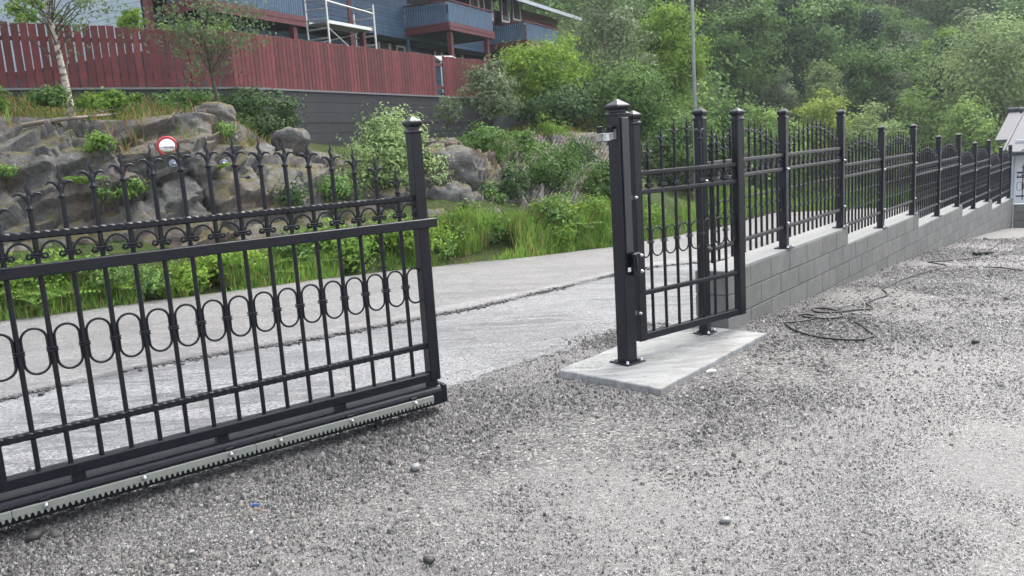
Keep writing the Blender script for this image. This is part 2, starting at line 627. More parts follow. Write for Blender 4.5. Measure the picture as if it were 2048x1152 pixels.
M['ivy'] = foliage('ivy_leaves', (.025, .06, .02), (.12, .19, .07), .2)
M['strike'] = simple('strike_plate_paint', (.03, .036, .038), .4, 0, .15, 10)
M['mirror'] = simple('mirror_glass', (.9, .9, .9), .03, 1.0, .0, 1)
M['signred'] = simple('mirror_rim', (.5, .03, .04), .4, 0, .1, 5)
M['disc'] = simple('anchor_plate', (.22, .25, .29), .5, .3, .15, 20)
M['rubber'] = simple('black_rubber', (.012, .012, .013), .55, 0, .1, 8)
M['zincroof'] = simple('pale_metal_roof', (.1, .104, .115), .6, 0, .06, 2, spec=.2)
M['render'] = simple('white_render', (.62, .65, .68), .7, 0, .06, 3, .1)
M['litter_white'] = simple('white_plastic', (.8, .8, .78), .5, 0, .05, 10)
M['litter_blue'] = simple('blue_plastic', (.03, .12, .45), .4, 0, .05, 10)
M['tarp'] = simple('pale_tarpaulin', (.12, .13, .127), .5, 0, .08, 3, .2)
M['wire'] = simple('wire_net', (.2, .2, .2), .5, .6, .1, 10)

# ------------------------------------------------------------------ ground, driveway, road
COARSE = [  # x, y, radius, amount : where the loose crushed stone lies thick
    (-2.4, 3.6, 1.0, 1), (-1.6, 4.0, 1.0, 1), (-.9, 4.5, .9, 1), (-.2, 4.3, 1.0, .9), (.4, 4.5, .9, .9), (.9, 4.75, .8, .9), (1.4, 5.1, .8, 1), (1.9, 5.6, .8, 1), (2.3, 6.1, .7, 1),
    (2.7, 6.9, .8, 1), (3.5, 7.6, .8, .9), (4.4, 8.6, .9, .9), (5.6, 10, 1.1, .8), (7.2, 12, 1.4, .8), (9.5, 15, 2, .7), (.3, 5.4, .7, .6), (.8, 6.6, .5, 1), (1.1, 7.2, .4, .8), (-.3, 5.3, .5, .7),
    (-1.5, 3.1, .6, .8), (-.6, 3.5, .6, .6),
    (.0, 5.0, .9, .7), (.6, 4.0, .7, .6), (3.1, 6.4, .9, .6), (4.5, 7.6, 1.1, .6), (12, 19, 3.2, .9), (15, 18, 3.5, .8), (10.5, 13, 2.4, .6), (7, 9.5, 1.6, .5)]


def coarse(x, y):
    a = np.zeros_like(x)
    for cx, cy, r_, k in COARSE:
        a = np.maximum(a, k * np.exp(-((x - cx) ** 2 + (y - cy) ** 2) / (r_ * r_) * 1.1))
    return a


def axis(lo, f0, f1, hi, fine, nco):
    g = np.arange(f0, f1 + 1e-6, fine)
    a = f0 - (np.linspace(0, 1, nco) ** 2.2)[1:][::-1] * (f0 - lo)
    b = f1 + (np.linspace(0, 1, nco) ** 2.2)[1:] * (hi - f1)
    return np.concatenate([a, g, b])


def vnoise(P, scale, seed=0):
    off = Vector((seed * 17.3, seed * 5.1, seed * 9.7))
    return np.array([noise.noise(Vector(p) * scale + off) for p in P])


gx, gy = axis(-280, -5, 8, 280, .1, 22), axis(-60, 2, 13, 320, .1, 22)
GX, GY = np.meshgrid(gx, gy)
P2 = np.stack([GX.ravel(), GY.ravel(), np.zeros(GX.size)], 1)
und = vnoise(P2, .9, 1) * .012 + vnoise(P2, 4, 2) * .006
cz_ = coarse(P2[:, 0], P2[:, 1])
cn = np.clip(cz_ + (vnoise(P2, 1.7, 3) * .35 + vnoise(P2, 6, 4) * .22), 0, 1)
cn = np.clip((cn - .25) * 1.9, 0, 1)
P2[:, 2] = gz(P2[:, 0], P2[:, 1]) - .014 + und * np.where((np.abs(P2[:, 0]) < 40), 1, 0) + cn * .006
nx, ny = len(gx), len(gy)
ii = np.arange((ny - 1) * nx).reshape(ny - 1, nx)[:, :-1].ravel()
GF = np.stack([ii, ii + 1, ii + nx + 1, ii + nx], 1)
tag(obj('ground', np_mesh('ground', P2, GF, {'coarse': ('FLOAT', cn)}, True), M['gravel']), 'pale grey gravel courtyard with patches of loose crushed stone', 'ground', kind='structure')


def resample(pts, n):
    pts = np.asarray(pts, float)
    d = np.concatenate([[0], np.cumsum(np.linalg.norm(np.diff(pts[:, :2], axis=0), axis=1))])
    t = np.linspace(0, d[-1], n)
    return np.stack([np.interp(t, d, pts[:, k]) for k in range(pts.shape[1])], 1)


def strip_sheet(name, near, far, mat, dz, n=260, m=14, rag_near=.0, rag_far=.0, seed=0, skirt=.06):
    a, b = resample(near, n), resample(far, n)
    rn = np.array([noise.noise(Vector((i * .9, seed, 0))) + .6 * noise.noise(Vector((i * .31, seed, 4))) for i in range(n)])
    rf = np.array([noise.noise(Vector((i * .9, seed, 9))) + .6 * noise.noise(Vector((i * .31, seed, 14))) for i in range(n)])
    dirv = b - a
    ln = np.linalg.norm(dirv[:, :2], axis=1)[:, None]
    a = a - dirv / ln * (rn * rag_near)[:, None]
    b = b + dirv / ln * (rf * rag_far)[:, None]
    t = np.concatenate([[0], np.linspace(0, 1, m), [1]])
    V = a[None] * (1 - t)[:, None, None] + b[None] * t[:, None, None]
    z = gz(V[..., 0], V[..., 1]) + dz
    z[0] -= skirt
    z[-1] -= skirt
    V = np.concatenate([V[..., :2], z[..., None]], -1).reshape(-1, 3)
    i2 = (np.arange(m + 1)[:, None] * n + np.arange(n - 1)[None]).ravel()
    F = np.stack([i2, i2 + 1, i2 + n + 1, i2 + n], 1)
    return obj(name, np_mesh(name, V, F, None, False), mat)


EDGE_PX = [(0, 645), (150, 625), (300, 605), (430, 589), (560, 572), (700, 554), (850, 536), (1024, 519), (1130, 507), (1229, 495), (1283, 486), (1386, 467), (1409, 460), (1470, 442), (1536, 427), (1680, 421), (1831, 418), (1906, 408)]
road_far = [hit(*q)[:2] for q in EDGE_PX]
d0 = (road_far[0] - road_far[3]); d0 /= np.linalg.norm(d0)
road_far = [road_far[0] + d0 * 16, road_far[0] + d0 * 6] + road_far + [np.array([45., 55.]), np.array([90., 70.])]
crack = [hit(*q)[:2] for q in [(0, 800), (280, 735), (420, 712), (560, 690), (700, 664), (850, 635), (940, 617), (1024, 598), (1130, 573), (1230, 549), (1300, 535)]]
d1 = (crack[0] - crack[4]); d1 /= np.linalg.norm(d1)


def wall_pt(s, off=0.0):
    return (WP + WD * s - WN * off)[:2]


crack = [crack[0] + d1 * 16, crack[0] + d1 * 5] + crack + [wall_pt(7, 1.6), wall_pt(12, 1.2), wall_pt(17, 1.2), wall_pt(26, 1.5), wall_pt(60, 2)]
tag(strip_sheet('road', crack, road_far, M['road'], .018, 700, 20, .05, .05, 1), 'pale worn asphalt road below the rock face', 'road', kind='structure')
drive_near = [(-16, -6.5), (-6.5, .75), (-2.9, 3.85), (-.53, 5.45), (-.13, 5.9), (.4, 6.34), (.89, 6.95), (1.26, 7.15), wall_pt(-.2, .2), wall_pt(3, .2), wall_pt(17.2, .2), wall_pt(30, .2)]
drive_far = [c + 0 for c in [np.array(crack[0]), np.array(crack[1])]] + crack[2:12] + [crack[12], wall_pt(6, 2.4), wall_pt(12, 2.2), wall_pt(18, 2), wall_pt(30, 2)]
dfar = []
for i, c in enumerate(drive_far):        # a ragged gap of a few centimetres is left before the road lip
    dfar.append(np.array(c) + (np.array([.02, -.04]) if i < 12 else np.array([0, 0])))
tag(strip_sheet('driveway', drive_near, dfar, M['drive'], .0, 700, 20, .09, .025, 5), 'wet grey asphalt driveway between gate and road', 'driveway', kind='structure')

# ------------------------------------------------------------------ terrain behind the road: verge, rock face, terrace, wooded hill
# columns: photo x -> (photo y, distance ahead) for verge edge, rock foot, ledge, upper face, rock top, terrace back
ST = {
    0: [(590, 10.2), (520, 10.55), (415, 11.3), (300, 11.75), (232, 12.7), (214, 17.0)],
    130: [(585, 10.4), (520, 10.8), (415, 11.5), (305, 11.95), (238, 12.8), (212, 17.5)],
    250: [(570, 10.8), (510, 11.2), (410, 11.9), (300, 12.3), (240, 13.0), (208, 18.2)],
    400: [(545, 11.4), (490, 11.8), (400, 12.4), (300, 12.7), (222, 13.6), (203, 19.3)],
    470: [(535, 11.7), (480, 12.1), (400, 12.7), (320, 13.2), (240, 14.4), (204, 20.0)],
    540: [(525, 12.0), (470, 12.5), (410, 13.1), (340, 13.9), (290, 15.6), (250, 21.0)],
    650: [(510, 12.6), (455, 13.2), (405, 13.9), (345, 14.9), (305, 17.0), (290, 22.7)],
    760: [(490, 13.2), (440, 13.8), (400, 14.5), (355, 15.8), (320, 18.3), (292, 24.6)],
    880: [(470, 13.9), (420, 14.5), (380, 15.2), (320, 16.4), (290, 19.5), (275, 27.0)],
    940: [(462, 14.3), (415, 15.0), (380, 15.9), (335, 17.6), (300, 21.0), (278, 28.2)],
    1024: [(452, 14.9), (415, 15.7), (370, 17.2), (320, 19.5), (282, 23.0), (262, 29.5)],
    1130: [(440, 15.9), (405, 16.8), (360, 18.6), (310, 21.0), (262, 24.5), (225, 30.5)],
    1229: [(430, 17.2), (400, 18.2), (360, 20.5), (310, 23.5), (270, 27.0), (225, 33.0)],
    1409: [(425, 23.4), (405, 24.6), (380, 27.0), (350, 30.0), (315, 34.0), (270, 42.0)],
    1536: [(412, 42.0), (400, 43.5), (385, 46.0), (365, 49.0), (335, 54.0), (290, 64.0)],
    1906: [(392, 47.0), (382, 49.0), (368, 52.0), (345, 56.0), (310, 62.0), (260, 74.0)],
}
FENCE_Z = 3.58
xs = sorted(ST)
edge_of = {0: 645, 130: 628, 250: 612, 400: 593, 470: 584, 540: 575, 650: 560, 760: 546, 880: 533, 940: 527, 1024: 519, 1130: 507, 1229: 495, 1409: 460, 1536: 427, 1906: 408}
rows = []
for x in xs:
    e = hit(x, edge_of[x])
    pr = [e + np.array([0, -.12, -.04])]
    k = [at_depth(x, y, Y) for y, Y in ST[x]]
    pr.append(np.array([*(e[:2] * .55 + k[0][:2] * .45), 0]))
    pr[1][2] = gz(pr[1][0], pr[1][1]) * .75 + .25 * min(k[0][2], .4)
    pr += k
    b = k[-1]
    dirb = b[:2] / np.linalg.norm(b[:2])
    if x <= 1024:
        tail = [(b[:2] + dirb * .35, FENCE_Z + .02), (b[:2] + dirb * 6, 4.1), (b[:2] + dirb * 22, 5.0), (dirb * 75, 14), (dirb * 120, 42), (dirb * 210, 105)]
    elif x < 1400:
        tail = [(b[:2] + dirb * 1.5, b[2] + .3), (b[:2] + dirb * 8, 4.6), (b[:2] + dirb * 22, 7.0), (dirb * 75, 16), (dirb * 120, 44), (dirb * 210, 108)]
    else:
        tail = [(b[:2] + dirb * 2, b[2] + .6), (b[:2] + dirb * 8, b[2] + 2.5), (b[:2] + dirb * 20, b[2] + 7), (dirb * 105, 19), (dirb * 140, 45), (dirb * 230, 108)]
    pr += [np.array([t[0], t[1], z]) for t, z in tail]
    rows.append(np.array(pr))
rows = np.array(rows)                                        # (stations, 14, 3)
left = rows[0] + (rows[0] - rows[2]) * 3.2
left[:, 2] = rows[0][:, 2]
right = rows[-1] + np.array([60, 8, 0])[None]
rows = np.concatenate([left[None], rows, right[None]])
xs2 = [-600] + xs + [2600]


def loft(u, r0, r1, m):
    """rows r0..r1 of the terrain at station parameters u, resampled to m rows"""
    out = []
    for uu in u:
        i = min(int(uu), len(rows) - 2)
        t = uu - i
        pr = rows[i] * (1 - t) + rows[i + 1] * t
        out.append(resample3(pr[r0:r1 + 1], m))
    return np.array(out)


def resample3(pts, n):
    d = np.concatenate([[0], np.cumsum(np.linalg.norm(np.diff(pts, axis=0), axis=1))])
    t = np.linspace(0, d[-1], n)
    return np.stack([np.interp(t, d, pts[:, k]) for k in range(3)], 1)


def u_of(px):
    return float(np.interp(px, xs2, np.arange(len(xs2))))


def grid_faces(n, m):
    i2 = (np.arange(n - 1)[:, None] * m + np.arange(m - 1)[None]).ravel()
    return np.stack([i2, i2 + m, i2 + m + 1, i2 + 1], 1)


def smooth_u(V, k):
    for _ in range(k):
        V[1:-1] = V[1:-1] * .5 + (V[:-2] + V[2:]) * .25
    return V


def ucols(px0, px1, step):
    u0, u1 = u_of(px0), u_of(px1)
    us = [u0]
    fine = np.linspace(u0, u1, 3000)
    p = loft(fine, 2, 2, 1)[:, 0] if False else np.array([rows[min(int(a), len(rows) - 2)][3] * (1 - (a - min(int(a), len(rows) - 2))) + rows[min(int(a), len(rows) - 2) + 1][3] * (a - min(int(a), len(rows) - 2)) for a in fine])
    d = np.concatenate([[0], np.cumsum(np.linalg.norm(np.diff(p, axis=0), axis=1))])
    return np.interp(np.arange(0, d[-1], step), d, fine)


# verge + hill (one terrain sheet), the rock face laid in front of it
uu = np.concatenate([np.linspace(0, u_of(0), 20)[:-1], ucols(0, 1409, .3), np.linspace(u_of(1409), len(rows) - 1, 40)[1:]])
V1 = loft(uu, 0, 7, 46)
V2 = loft(uu, 7, 13, 40)
V = smooth_u(np.concatenate([V1, V2[:, 1:]], 1), 2)
sh = V.shape
Vf = V.reshape(-1, 3)
nz_ = vnoise(Vf, .35, 5) * .22 + vnoise(Vf, 1.6, 6) * .07
fade = np.clip(np.arange(sh[1]) / 6.0, 0, 1)[None].repeat(sh[0], 0).ravel()
Vf[:, 2] += nz_ * fade
row_i = np.arange(sh[1])[None].repeat(sh[0], 0).ravel()
inward = .6 * np.clip(np.minimum((row_i - 7) / 5.0, (45 - row_i) / 14.0), 0, 1)          # sits behind the rock face
Vf[:, 2] -= inward * .5
Vf[:, 1] += inward
terr_me = np_mesh('hillside', Vf, grid_faces(sh[0], sh[1])[:, ::-1], None, True)
hill = tag(obj('hillside', terr_me, M['soil']), 'mossy bank and wooded hillside rising behind the road', 'hillside', kind='structure')
TB = BVHTree.FromPolygons([tuple(p) for p in Vf], [tuple(f) for f in grid_faces(sh[0], sh[1])[:, ::-1].tolist()])


def terrain_z(x, y, bvh=None, default=0.0):
    h = (bvh or TB).ray_cast(Vector((x, y, 300)), Vector((0, 0, -1)))
    return h[0].z if h[0] is not None else default


ur = ucols(-220, 1270, .038)
mrow = 116
V = smooth_u(loft(ur, 2, 6, mrow), 12)
du = np.gradient(V, axis=0)
dv = np.gradient(V, axis=1)
nrm = np.cross(dv, du)
nrm /= np.linalg.norm(nrm, axis=-1, keepdims=True) + 1e-9
if nrm[..., 1].mean() > 0:
    nrm = -nrm
Vf = V.reshape(-1, 3).copy()
Nf = nrm.reshape(-1, 3)
edge_fade = np.minimum(np.clip(np.arange(mrow) / 6, 0, 1), np.clip((mrow - 1 - np.arange(mrow)) / 10, 0, 1))[None].repeat(len(ur), 0).ravel()
col_u = np.repeat(np.linspace(0, 1, len(ur)), mrow)
disp = np.zeros(len(Vf))
crk = np.zeros(len(Vf))


def hsh(p, k=0):
    return (math.sin(p[0] * 127.1 + p[1] * 311.7 + p[2] * 74.7 + k * 37.7) * 43758.5453) % 1.0


for i in range(len(Vf)):
    p = Vector(Vf[i])
    rub = min(1, max(0, (col_u[i] - .62) / .15))
    wv = Vector((noise.noise(p * .9), noise.noise(p * .9 + Vector((9, 2, 4))), noise.noise(p * .9 + Vector((3, 8, 1))))) * .28
    al, pe = p.x * .80 + p.y * .60, -p.x * .60 + p.y * .80
    tw_ = .16 + .12 * noise.noise(p * .25)
    al2, z2 = al * math.cos(tw_) + p.z * math.sin(tw_), p.z * math.cos(tw_) - al * math.sin(tw_)
    q = Vector((al2 * .42, pe * .4, z2 * .85)) * (1 + .6 * rub) + wv * .15
    ds, cs = noise.voronoi(q, distance_metric='CHEBYCHEV')
    c = cs[0]
    tl = Vector(((hsh(c, 1) - .5) * .7, hsh(c, 2) - .5, (hsh(c, 3) - .25) * .5))
    d = (hsh(c) - .5) * .36 + (q - c).dot(tl) * .7
    st_ = (z2 * 2.1 + .35 * noise.noise(p * .8 + Vector((2, 7, 1))) + hsh(c, 5)) % 1.0
    d += (st_ - .5) * -.17
    st2 = ((al2 * .8 - z2 * .5) * 1.3 + .3 * noise.noise(p * .7) + hsh(c, 6)) % 1.0
    d += (st2 - .5) * .10
    e = (ds[1] - ds[0])
    w1 = .5 + .5 * noise.noise(p * .7 + Vector((5, 5, 5)))
    ck = max(0, 1 - e / .035) * (.25 + .75 * w1)
    d -= ck * .08
    q2 = Vector((al2 * .9, pe, z2 * 1.5)) * (1.9 + 2.0 * rub) + wv * .5
    ds2, cs2 = noise.voronoi(q2, distance_metric='CHEBYCHEV' if rub < .5 else 'DISTANCE')
    c2 = cs2[0]
    d += (hsh(c2) - .5) * (.11 + .05 * rub) + (q2 - c2).dot(Vector((hsh(c2, 1) - .5, hsh(c2, 2) - .5, hsh(c2, 3) - .5))) * .26
    ck2 = max(0, 1 - (ds2[1] - ds2[0]) / .05) * 1.0 * max(0, w1 * 1.6 - .5)
    d -= ck2 * .035
    q3 = p * 6.5
    ds3, cs3 = noise.voronoi(q3)
    d += (hsh(cs3[0]) - .5) * .035
    d += noise.fractal(p * 3.1, 1.0, 2.1, 4) * .008 + noise.noise(p * .5) * .05
    disp[i] = d * (1 - .4 * rub)
    crk[i] = min(1, ck * .95 + ck2 * .55)
Vf += Nf * (disp * edge_fade)[:, None]
rock_faces = grid_faces(len(ur), mrow)[:, ::-1]
rock_me = np_mesh('rock_face', Vf, rock_faces, {'crack': ('FLOAT', crk)}, False)
rock = tag(obj('rock_face', rock_me, M['rock']), 'blasted grey rock face with mossy ledges beside the road', 'rock face', kind='structure')
RB = BVHTree.FromPolygons([tuple(p) for p in Vf], [tuple(f) for f in rock_faces.tolist()])
ROCKV, ROCKN = Vf, Nf
ALLV = np.concatenate([Vf])


def cast_px(x, y):
    """where the ray through a photo pixel meets the bank (rock first, then soil)"""
    d = Vector(ray(x, y)).normalized()
    best = None
    for b in (RB, TB):
        h = b.ray_cast(Vector((0, 0, EYE)), d)
        if h[0] is not None and (best is None or h[3] < best[3]):
            best = h
    return best


def bank_z(x, y):
    return max(terrain_z(x, y, RB, -9), terrain_z(x, y, TB, -9))


# ------------------------------------------------------------------ retaining wall and red board fence above the rock
FL = [np.array([-14.9, 14.08]), np.array([-10.3, 17.3]), np.array([-6.45, 20.0]), np.array([-1.62, 27.7]), np.array([.35, 30.6])]


def along(poly, s):
    for a, b in zip(poly[:-1], poly[1:]):
        L = np.linalg.norm(b - a)
        if s <= L:
            t = (b - a) / L
            return a + t * s, t
        s -= L
    return b, t


FLEN = sum(np.linalg.norm(b - a) for a, b in zip(FL[:-1], FL[1:]))
rw = thing('retaining_wall', 'dark concrete retaining wall under the red board fence', 'wall', (0, 0, 0))
WALLP = FL[:-1] + [np.array([-.35, 29.6])]
for k in range(8):                                     # formwork courses, each a separate cast band
    z1 = FENCE_Z - .02 - k * .27
    mb = MB()
    for i, (a, b) in enumerate(zip(WALLP[:-1], WALLP[1:])):
        t = (b - a) / np.linalg.norm(b - a)
        n_ = np.array([t[1], -t[0]])
        c = (a + b) / 2 + n_ * (.06 + .006 * ((k * 7) % 3))
        mb.box((c[0], c[1], z1 - .131), (np.linalg.norm(b - a) + .05 + .006 * k, .28, .262), math.atan2(t[1], t[0]))
    mb.build('wall_course', M['retain'], rw)
mb = MB()
for a, b in zip(WALLP[:-1], WALLP[1:]):
    t = (b - a) / np.linalg.norm(b - a)
    c = (a + b) / 2 + np.array([t[1], -t[0]]) * .03
    mb.box((c[0], c[1], FENCE_Z - 1.1), (np.linalg.norm(b - a), .2, 2.2), math.atan2(t[1], t[0]))
mb.build('wall_core', M['retain'], rw)
cp = MB()
for i, (a, b) in enumerate(zip(WALLP[:-1], WALLP[1:])):
    t = (b - a) / np.linalg.norm(b - a)
    c = (a + b) / 2 + np.array([t[1], -t[0]]) * .075
    cp.box((c[0], c[1], FENCE_Z + .0 + .003 * i), (np.linalg.norm(b - a) + .06, .36, .045), math.atan2(t[1], t[0]))
cp.build('coping', M['retain2'], rw)
w2 = thing('concrete_abutment', 'short pale concrete wall end beside the dark retaining wall', 'wall', (0, 0, 0))
mb = MB()
a, b = np.array([-.3, 29.55]), np.array([1.25, 31.3])
t = (b - a) / np.linalg.norm(b - a)
for k in range(6):
    c = (a + b) / 2 + np.array([t[1], -t[0]]) * .2
    mb2 = MB().box((c[0], c[1], FENCE_Z - .3 - k * .3), (np.linalg.norm(b - a), .4 - .008 * (k % 2), .296), math.atan2(t[1], t[0]))
    mb2.build('wall_course', M['retain2'], w2)

fence = thing('board_fence', 'long red vertical board fence on the retaining wall', 'fence', (0, 0, 0))
s = 0.05
bi = 0
gap0 = None
board_meshes = {}
while s < FLEN - .1:
    p, t = along(FL, s)
    rightpart = s > 5.6 + 4.7
    w_ = .128 + R.uniform(-.004, .004) if rightpart else .142
    pitch = .137 if rightpart else R.choice((.162, .165, .17, .178))
    # one missing bay where the next stretch starts
    px = 1024 + FPX * (p[0] / p[1])
    if abs(px - 911) < 6.5:
        s += pitch
        continue
    h = 1.3 + R.uniform(-.018, .018) + (.03 if px < 300 else 0)
    key = (round(w_, 3), bi % 6)
    if key not in board_meshes:
        bb = MB().box((0, 0, .65), (w_, .022, 1.3), bev=.004)
        board_meshes[key] = bb.mesh('board')
    obj('board', board_meshes[key], M['red'], fence, (p[0] + t[1] * -.0, p[1], FENCE_Z + .05), math.atan2(t[1], t[0]) + R.uniform(-.02, .02), scale=(1, 1, h / 1.3))
    s += pitch
    bi += 1
for zr in (.28, 1.02):
    for a, b in zip(FL[:-1], FL[1:]):
        t = (b - a) / np.linalg.norm(b - a)
        c = (a + b) / 2 - np.array([t[1], -t[0]]) * .04
        MB().box((c[0], c[1], FENCE_Z + .05 + zr), (np.linalg.norm(b - a), .048, .09), math.atan2(t[1], t[0])).build('rail', M['redtrim'], fence)
s = 1.0
while s < FLEN:
    p, t = along(FL, s)
    c = p - np.array([t[1], -t[0]]) * .11
    MB().box((c[0], c[1], FENCE_Z + .6), (.09, .09, 1.25), math.atan2(t[1], t[0])).build('post', M['redtrim'], fence)
    s += 2.1

# ------------------------------------------------------------------ blue house with balconies
HA = math.radians(27)
HF = np.array([math.sin(HA), math.cos(HA), 0])
HN = np.array([math.cos(HA), -math.sin(HA), 0])
HC = np.array([-10.79, 26.0, 0.0])
HZ = 4.0


def hpx(x, y, b=0.0):
    q = on_plane(x, y, HC + HN * b, HN)
    return float(np.dot(q - HC, HF)), float(q[2]) - HZ


house = thing('terraced_house', 'blue timber terraced house with red trim and balconies behind the red fence', 'house', (HC[0], HC[1], HZ), math.radians(63))
mb = MB()
mb.box((16.4, 4.25, 4.4), (32.6, 8.2, 2.7))            # upper storey core
mb.box((16.4, 4.6, 1.4), (32.2, 7.6, 3.4))             # lower storey, set back
mb.build('wall', M['darkwood'], house)


def planks(a0, a1, z0, z1, b, mat, name='siding_board', pitch=.165, parent=house):
    n = int((z1 - z0) / pitch)
    me = MB().box((0, 0, 0), (a1 - a0, .02, pitch - .012), M=Matrix.Rotation(math.radians(5), 3, 'X'), bev=.003).mesh(name)
    for i in range(n):
        obj(name, me, mat, parent, ((a0 + a1) / 2, -b, z0 + (i + .5) * pitch))


planks(0.1, 10.02, 3.1, 5.6, .16, M['blue'])
planks(10.28, 14.5, 3.15, 5.6, .16, M['blue'])
planks(14.55, 26.9, 3.15, 4.9, .16, M['blue'])
planks(0.1, 14.5, .6, 3.05, -.80 + .03, M['blue'])
planks(14.6, 32.4, .6, 3.05, -.80 + .03, M['blue'])
planks(27.0, 32.5, 4.3, 6.15, .16, M['redtrim'])
# gable end (paler blue boards), boards run back from the corner
n = 26
me = MB().box((0, 0, 0), (.02, 9.0, .153), M=Matrix.Rotation(math.radians(-5), 3, 'Y'), bev=.003).mesh('gable_board')
for i in range(n):
    obj('gable_board', me, M['bluepale'], house, (0.03, 4.7, 1.6 + i * .165))
MB().box((0.13, 4.3, 2.6), (.12, 8.1, 5.2)).build('gable_wall', M['darkwood'], house)
MB().box((.02, -.12, 2.6), (.2, .2, 5.4)).build('corner_board', M['redtrim'], house)
MB().box((10.15, -.14, 3.0), (.26, .12, 5.2)).build('corner_board', M['redtrim'], house)
MB().box((14.52, -.1, 2.9), (.12, .12, 4.8)).build('corner_board', M['blue'], house)
# gable window casing seen at the far left of the gable
MB().box((-.02, 4.55, 3.3), (.1, .14, 2.4)).build('trim_board', M['redtrim'], house)


def window(x0, y0, x1, y1, b, parent=house):
    a0, z1 = hpx(x0, y0, b)
    a1, z0 = hpx(x1, y1, b)
    zc, h, w_ = (z0 + z1) / 2, z1 - z0, a1 - a0
    f = MB()
    k = .09
    f.box((0, 0, h / 2 - k / 2), (w_, .1, k)).box((0, 0, -h / 2 + k / 2), (w_, .1, k))
    f.box((-w_ / 2 + k / 2, 0, 0), (k, .098, h - 2 * k)).box((w_ / 2 - k / 2, 0, 0), (k, .098, h - 2 * k))
    o = obj('window', f.mesh('window'), M['white'], parent, ((a0 + a1) / 2, -b - .02, zc))
    MB().box((0, .02, 0), (w_ - .1, .02, h - .1)).build('pane', M['glass'], o)
    tr = MB()
    for sx in (-1, 1):
        tr.box((sx * (w_ / 2 + .07), -.01, 0), (.13, .06, h + .2))
    tr.box((0, -.01, -h / 2 - .05), (w_, .06, .1))
    tr.build('casing', M['redtrim'], o)


for q in ((963, -22, 985, 42), (999, -12, 1018, 47), (1022, -6, 1041, 44), (935, -30, 958, 30)):
    window(*q, .2)
for q in ((754, 76, 781, 116), (790, 90, 810, 118), (866, 92, 884, 122), (905, 96, 925, 122)):
    window(*q, -.75)


def balcony(a0, a1, depth, zf, zr, name='balcony'):
    r_ = obj(name, MB().box(((a0 + a1) / 2, -depth / 2, zf + .1), (a1 - a0 - .1, depth, .1)).mesh('balcony'), M['darkwood'], house)
    fas = MB()
    for zz in (zf + .085, zf + .262):
        fas = MB()
        fas.box(((a0 + a1) / 2, -depth - .02 - .012 * (zz > zf + .2), zz), (a1 - a0 + .04, .04, .17))
        fas.build('fascia', M['redtrim'], r_)
        fas = MB().box((a0 - .02 - .012 * (zz > zf + .2), -depth / 2, zz), (.04, depth - .04, .17))
        fas.build('fascia', M['redtrim'], r_)
        fas = MB().box((a1 + .02, -depth / 2, zz), (.04, depth - .04, .17))
        fas.build('fascia', M['redtrim'], r_)
    hb = zr - .06 - (zf + .36)
    me = MB().box((0, 0, 0), (.105, .02, hb), bev=.003).mesh('balcony_board')
    k = a0 + .06
    while k < a1 - .03:
        obj('balcony_board', me, M['blue'], r_, (k, -depth - .01, zf + .36 + hb / 2))
        k += .122
    me = MB().box((0, 0, 0), (.02, .105, hb), bev=.003).mesh('balcony_board')
    k = .3
    while k < depth - .05:
        obj('balcony_board', me, M['blue'], r_, (a0 - .01, -k, zf + .36 + hb / 2))
        k += .128
    tp = MB().box(((a0 + a1) / 2, -depth, zr), (a1 - a0 + .16, .14, .05)).box((a0, -depth / 2, zr - .004), (.14, depth - .14, .05)).box((a1, -depth / 2, zr - .004), (.14, depth - .14, .05))
    tp.build('handrail', M['redtrim'], r_)
    tp = MB().box(((a0 + a1) / 2, -depth + .05, zr - .12), (a1 - a0, .05, .1)).box((a0 + .05, -depth / 2, zr - .125), (.05, depth - .1, .1))
    tp.build('rail', M['white'], r_)
    return r_


b1 = balcony(.7, 5.65, 1.5, 2.62, 4.0)
b2 = balcony(14.3, 18.65, 2.5, 3.3, 4.6)
b3 = balcony(22.5, 26.85, 2.5, 3.3, 4.6)
for a_, b_, h_ in ((14.75, 2.25, 3.3), (18.2, 2.3, 3.3), (5.2, 1.3, 2.62), (23, 2.3, 3.3), (9.9, .9, 3.2)):
    MB().box((a_, -b_, h_ / 2 - .3), (.2, .2, h_ + .58)).build('post', M['redtrim'], house)
rf = MB()
rf.add([(-.9, -1.55, 6.1), (33.2, -1.55, 6.1), (33.2, 4.2, 8.4), (-.9, 4.2, 8.4), (-.9, -1.55, 5.94), (33.2, -1.55, 5.94), (33.2, 4.2, 8.24), (-.9, 4.2, 8.24)],
       [(0, 1, 2, 3), (7, 6, 5, 4), (0, 4, 5, 1), (1, 5, 6, 2), (2, 6, 7, 3), (3, 7, 4, 0)])
rf.add([(-.9, 4.2, 8.4), (33.2, 4.2, 8.4), (33.2, 10, 6.1), (-.9, 10, 6.1), (-.9, 4.2, 8.24), (33.2, 4.2, 8.24), (33.2, 10, 5.94), (-.9, 10, 5.94)],
       [(0, 1, 2, 3), (7, 6, 5, 4), (0, 4, 5, 1), (1, 5, 6, 2), (2, 6, 7, 3), (3, 7, 4, 0)])
roof = rf.build('roof', M['roofdark'], house)
MB().box((16.15, -1.6, 6.02), (34.2, .06, .2)).build('gutter', M['zinc'], roof)
MB().add([(.25, .2, 5.6), (.25, 8.3, 5.6), (.25, 4.2, 8.1), (.1, .2, 5.6), (.1, 8.3, 5.6), (.1, 4.2, 8.1)], [(0, 1, 2), (5, 4, 3), (0, 3, 4, 1), (1, 4, 5, 2), (2, 5, 3, 0)]).build('gable_peak', M['bluepale'], house)

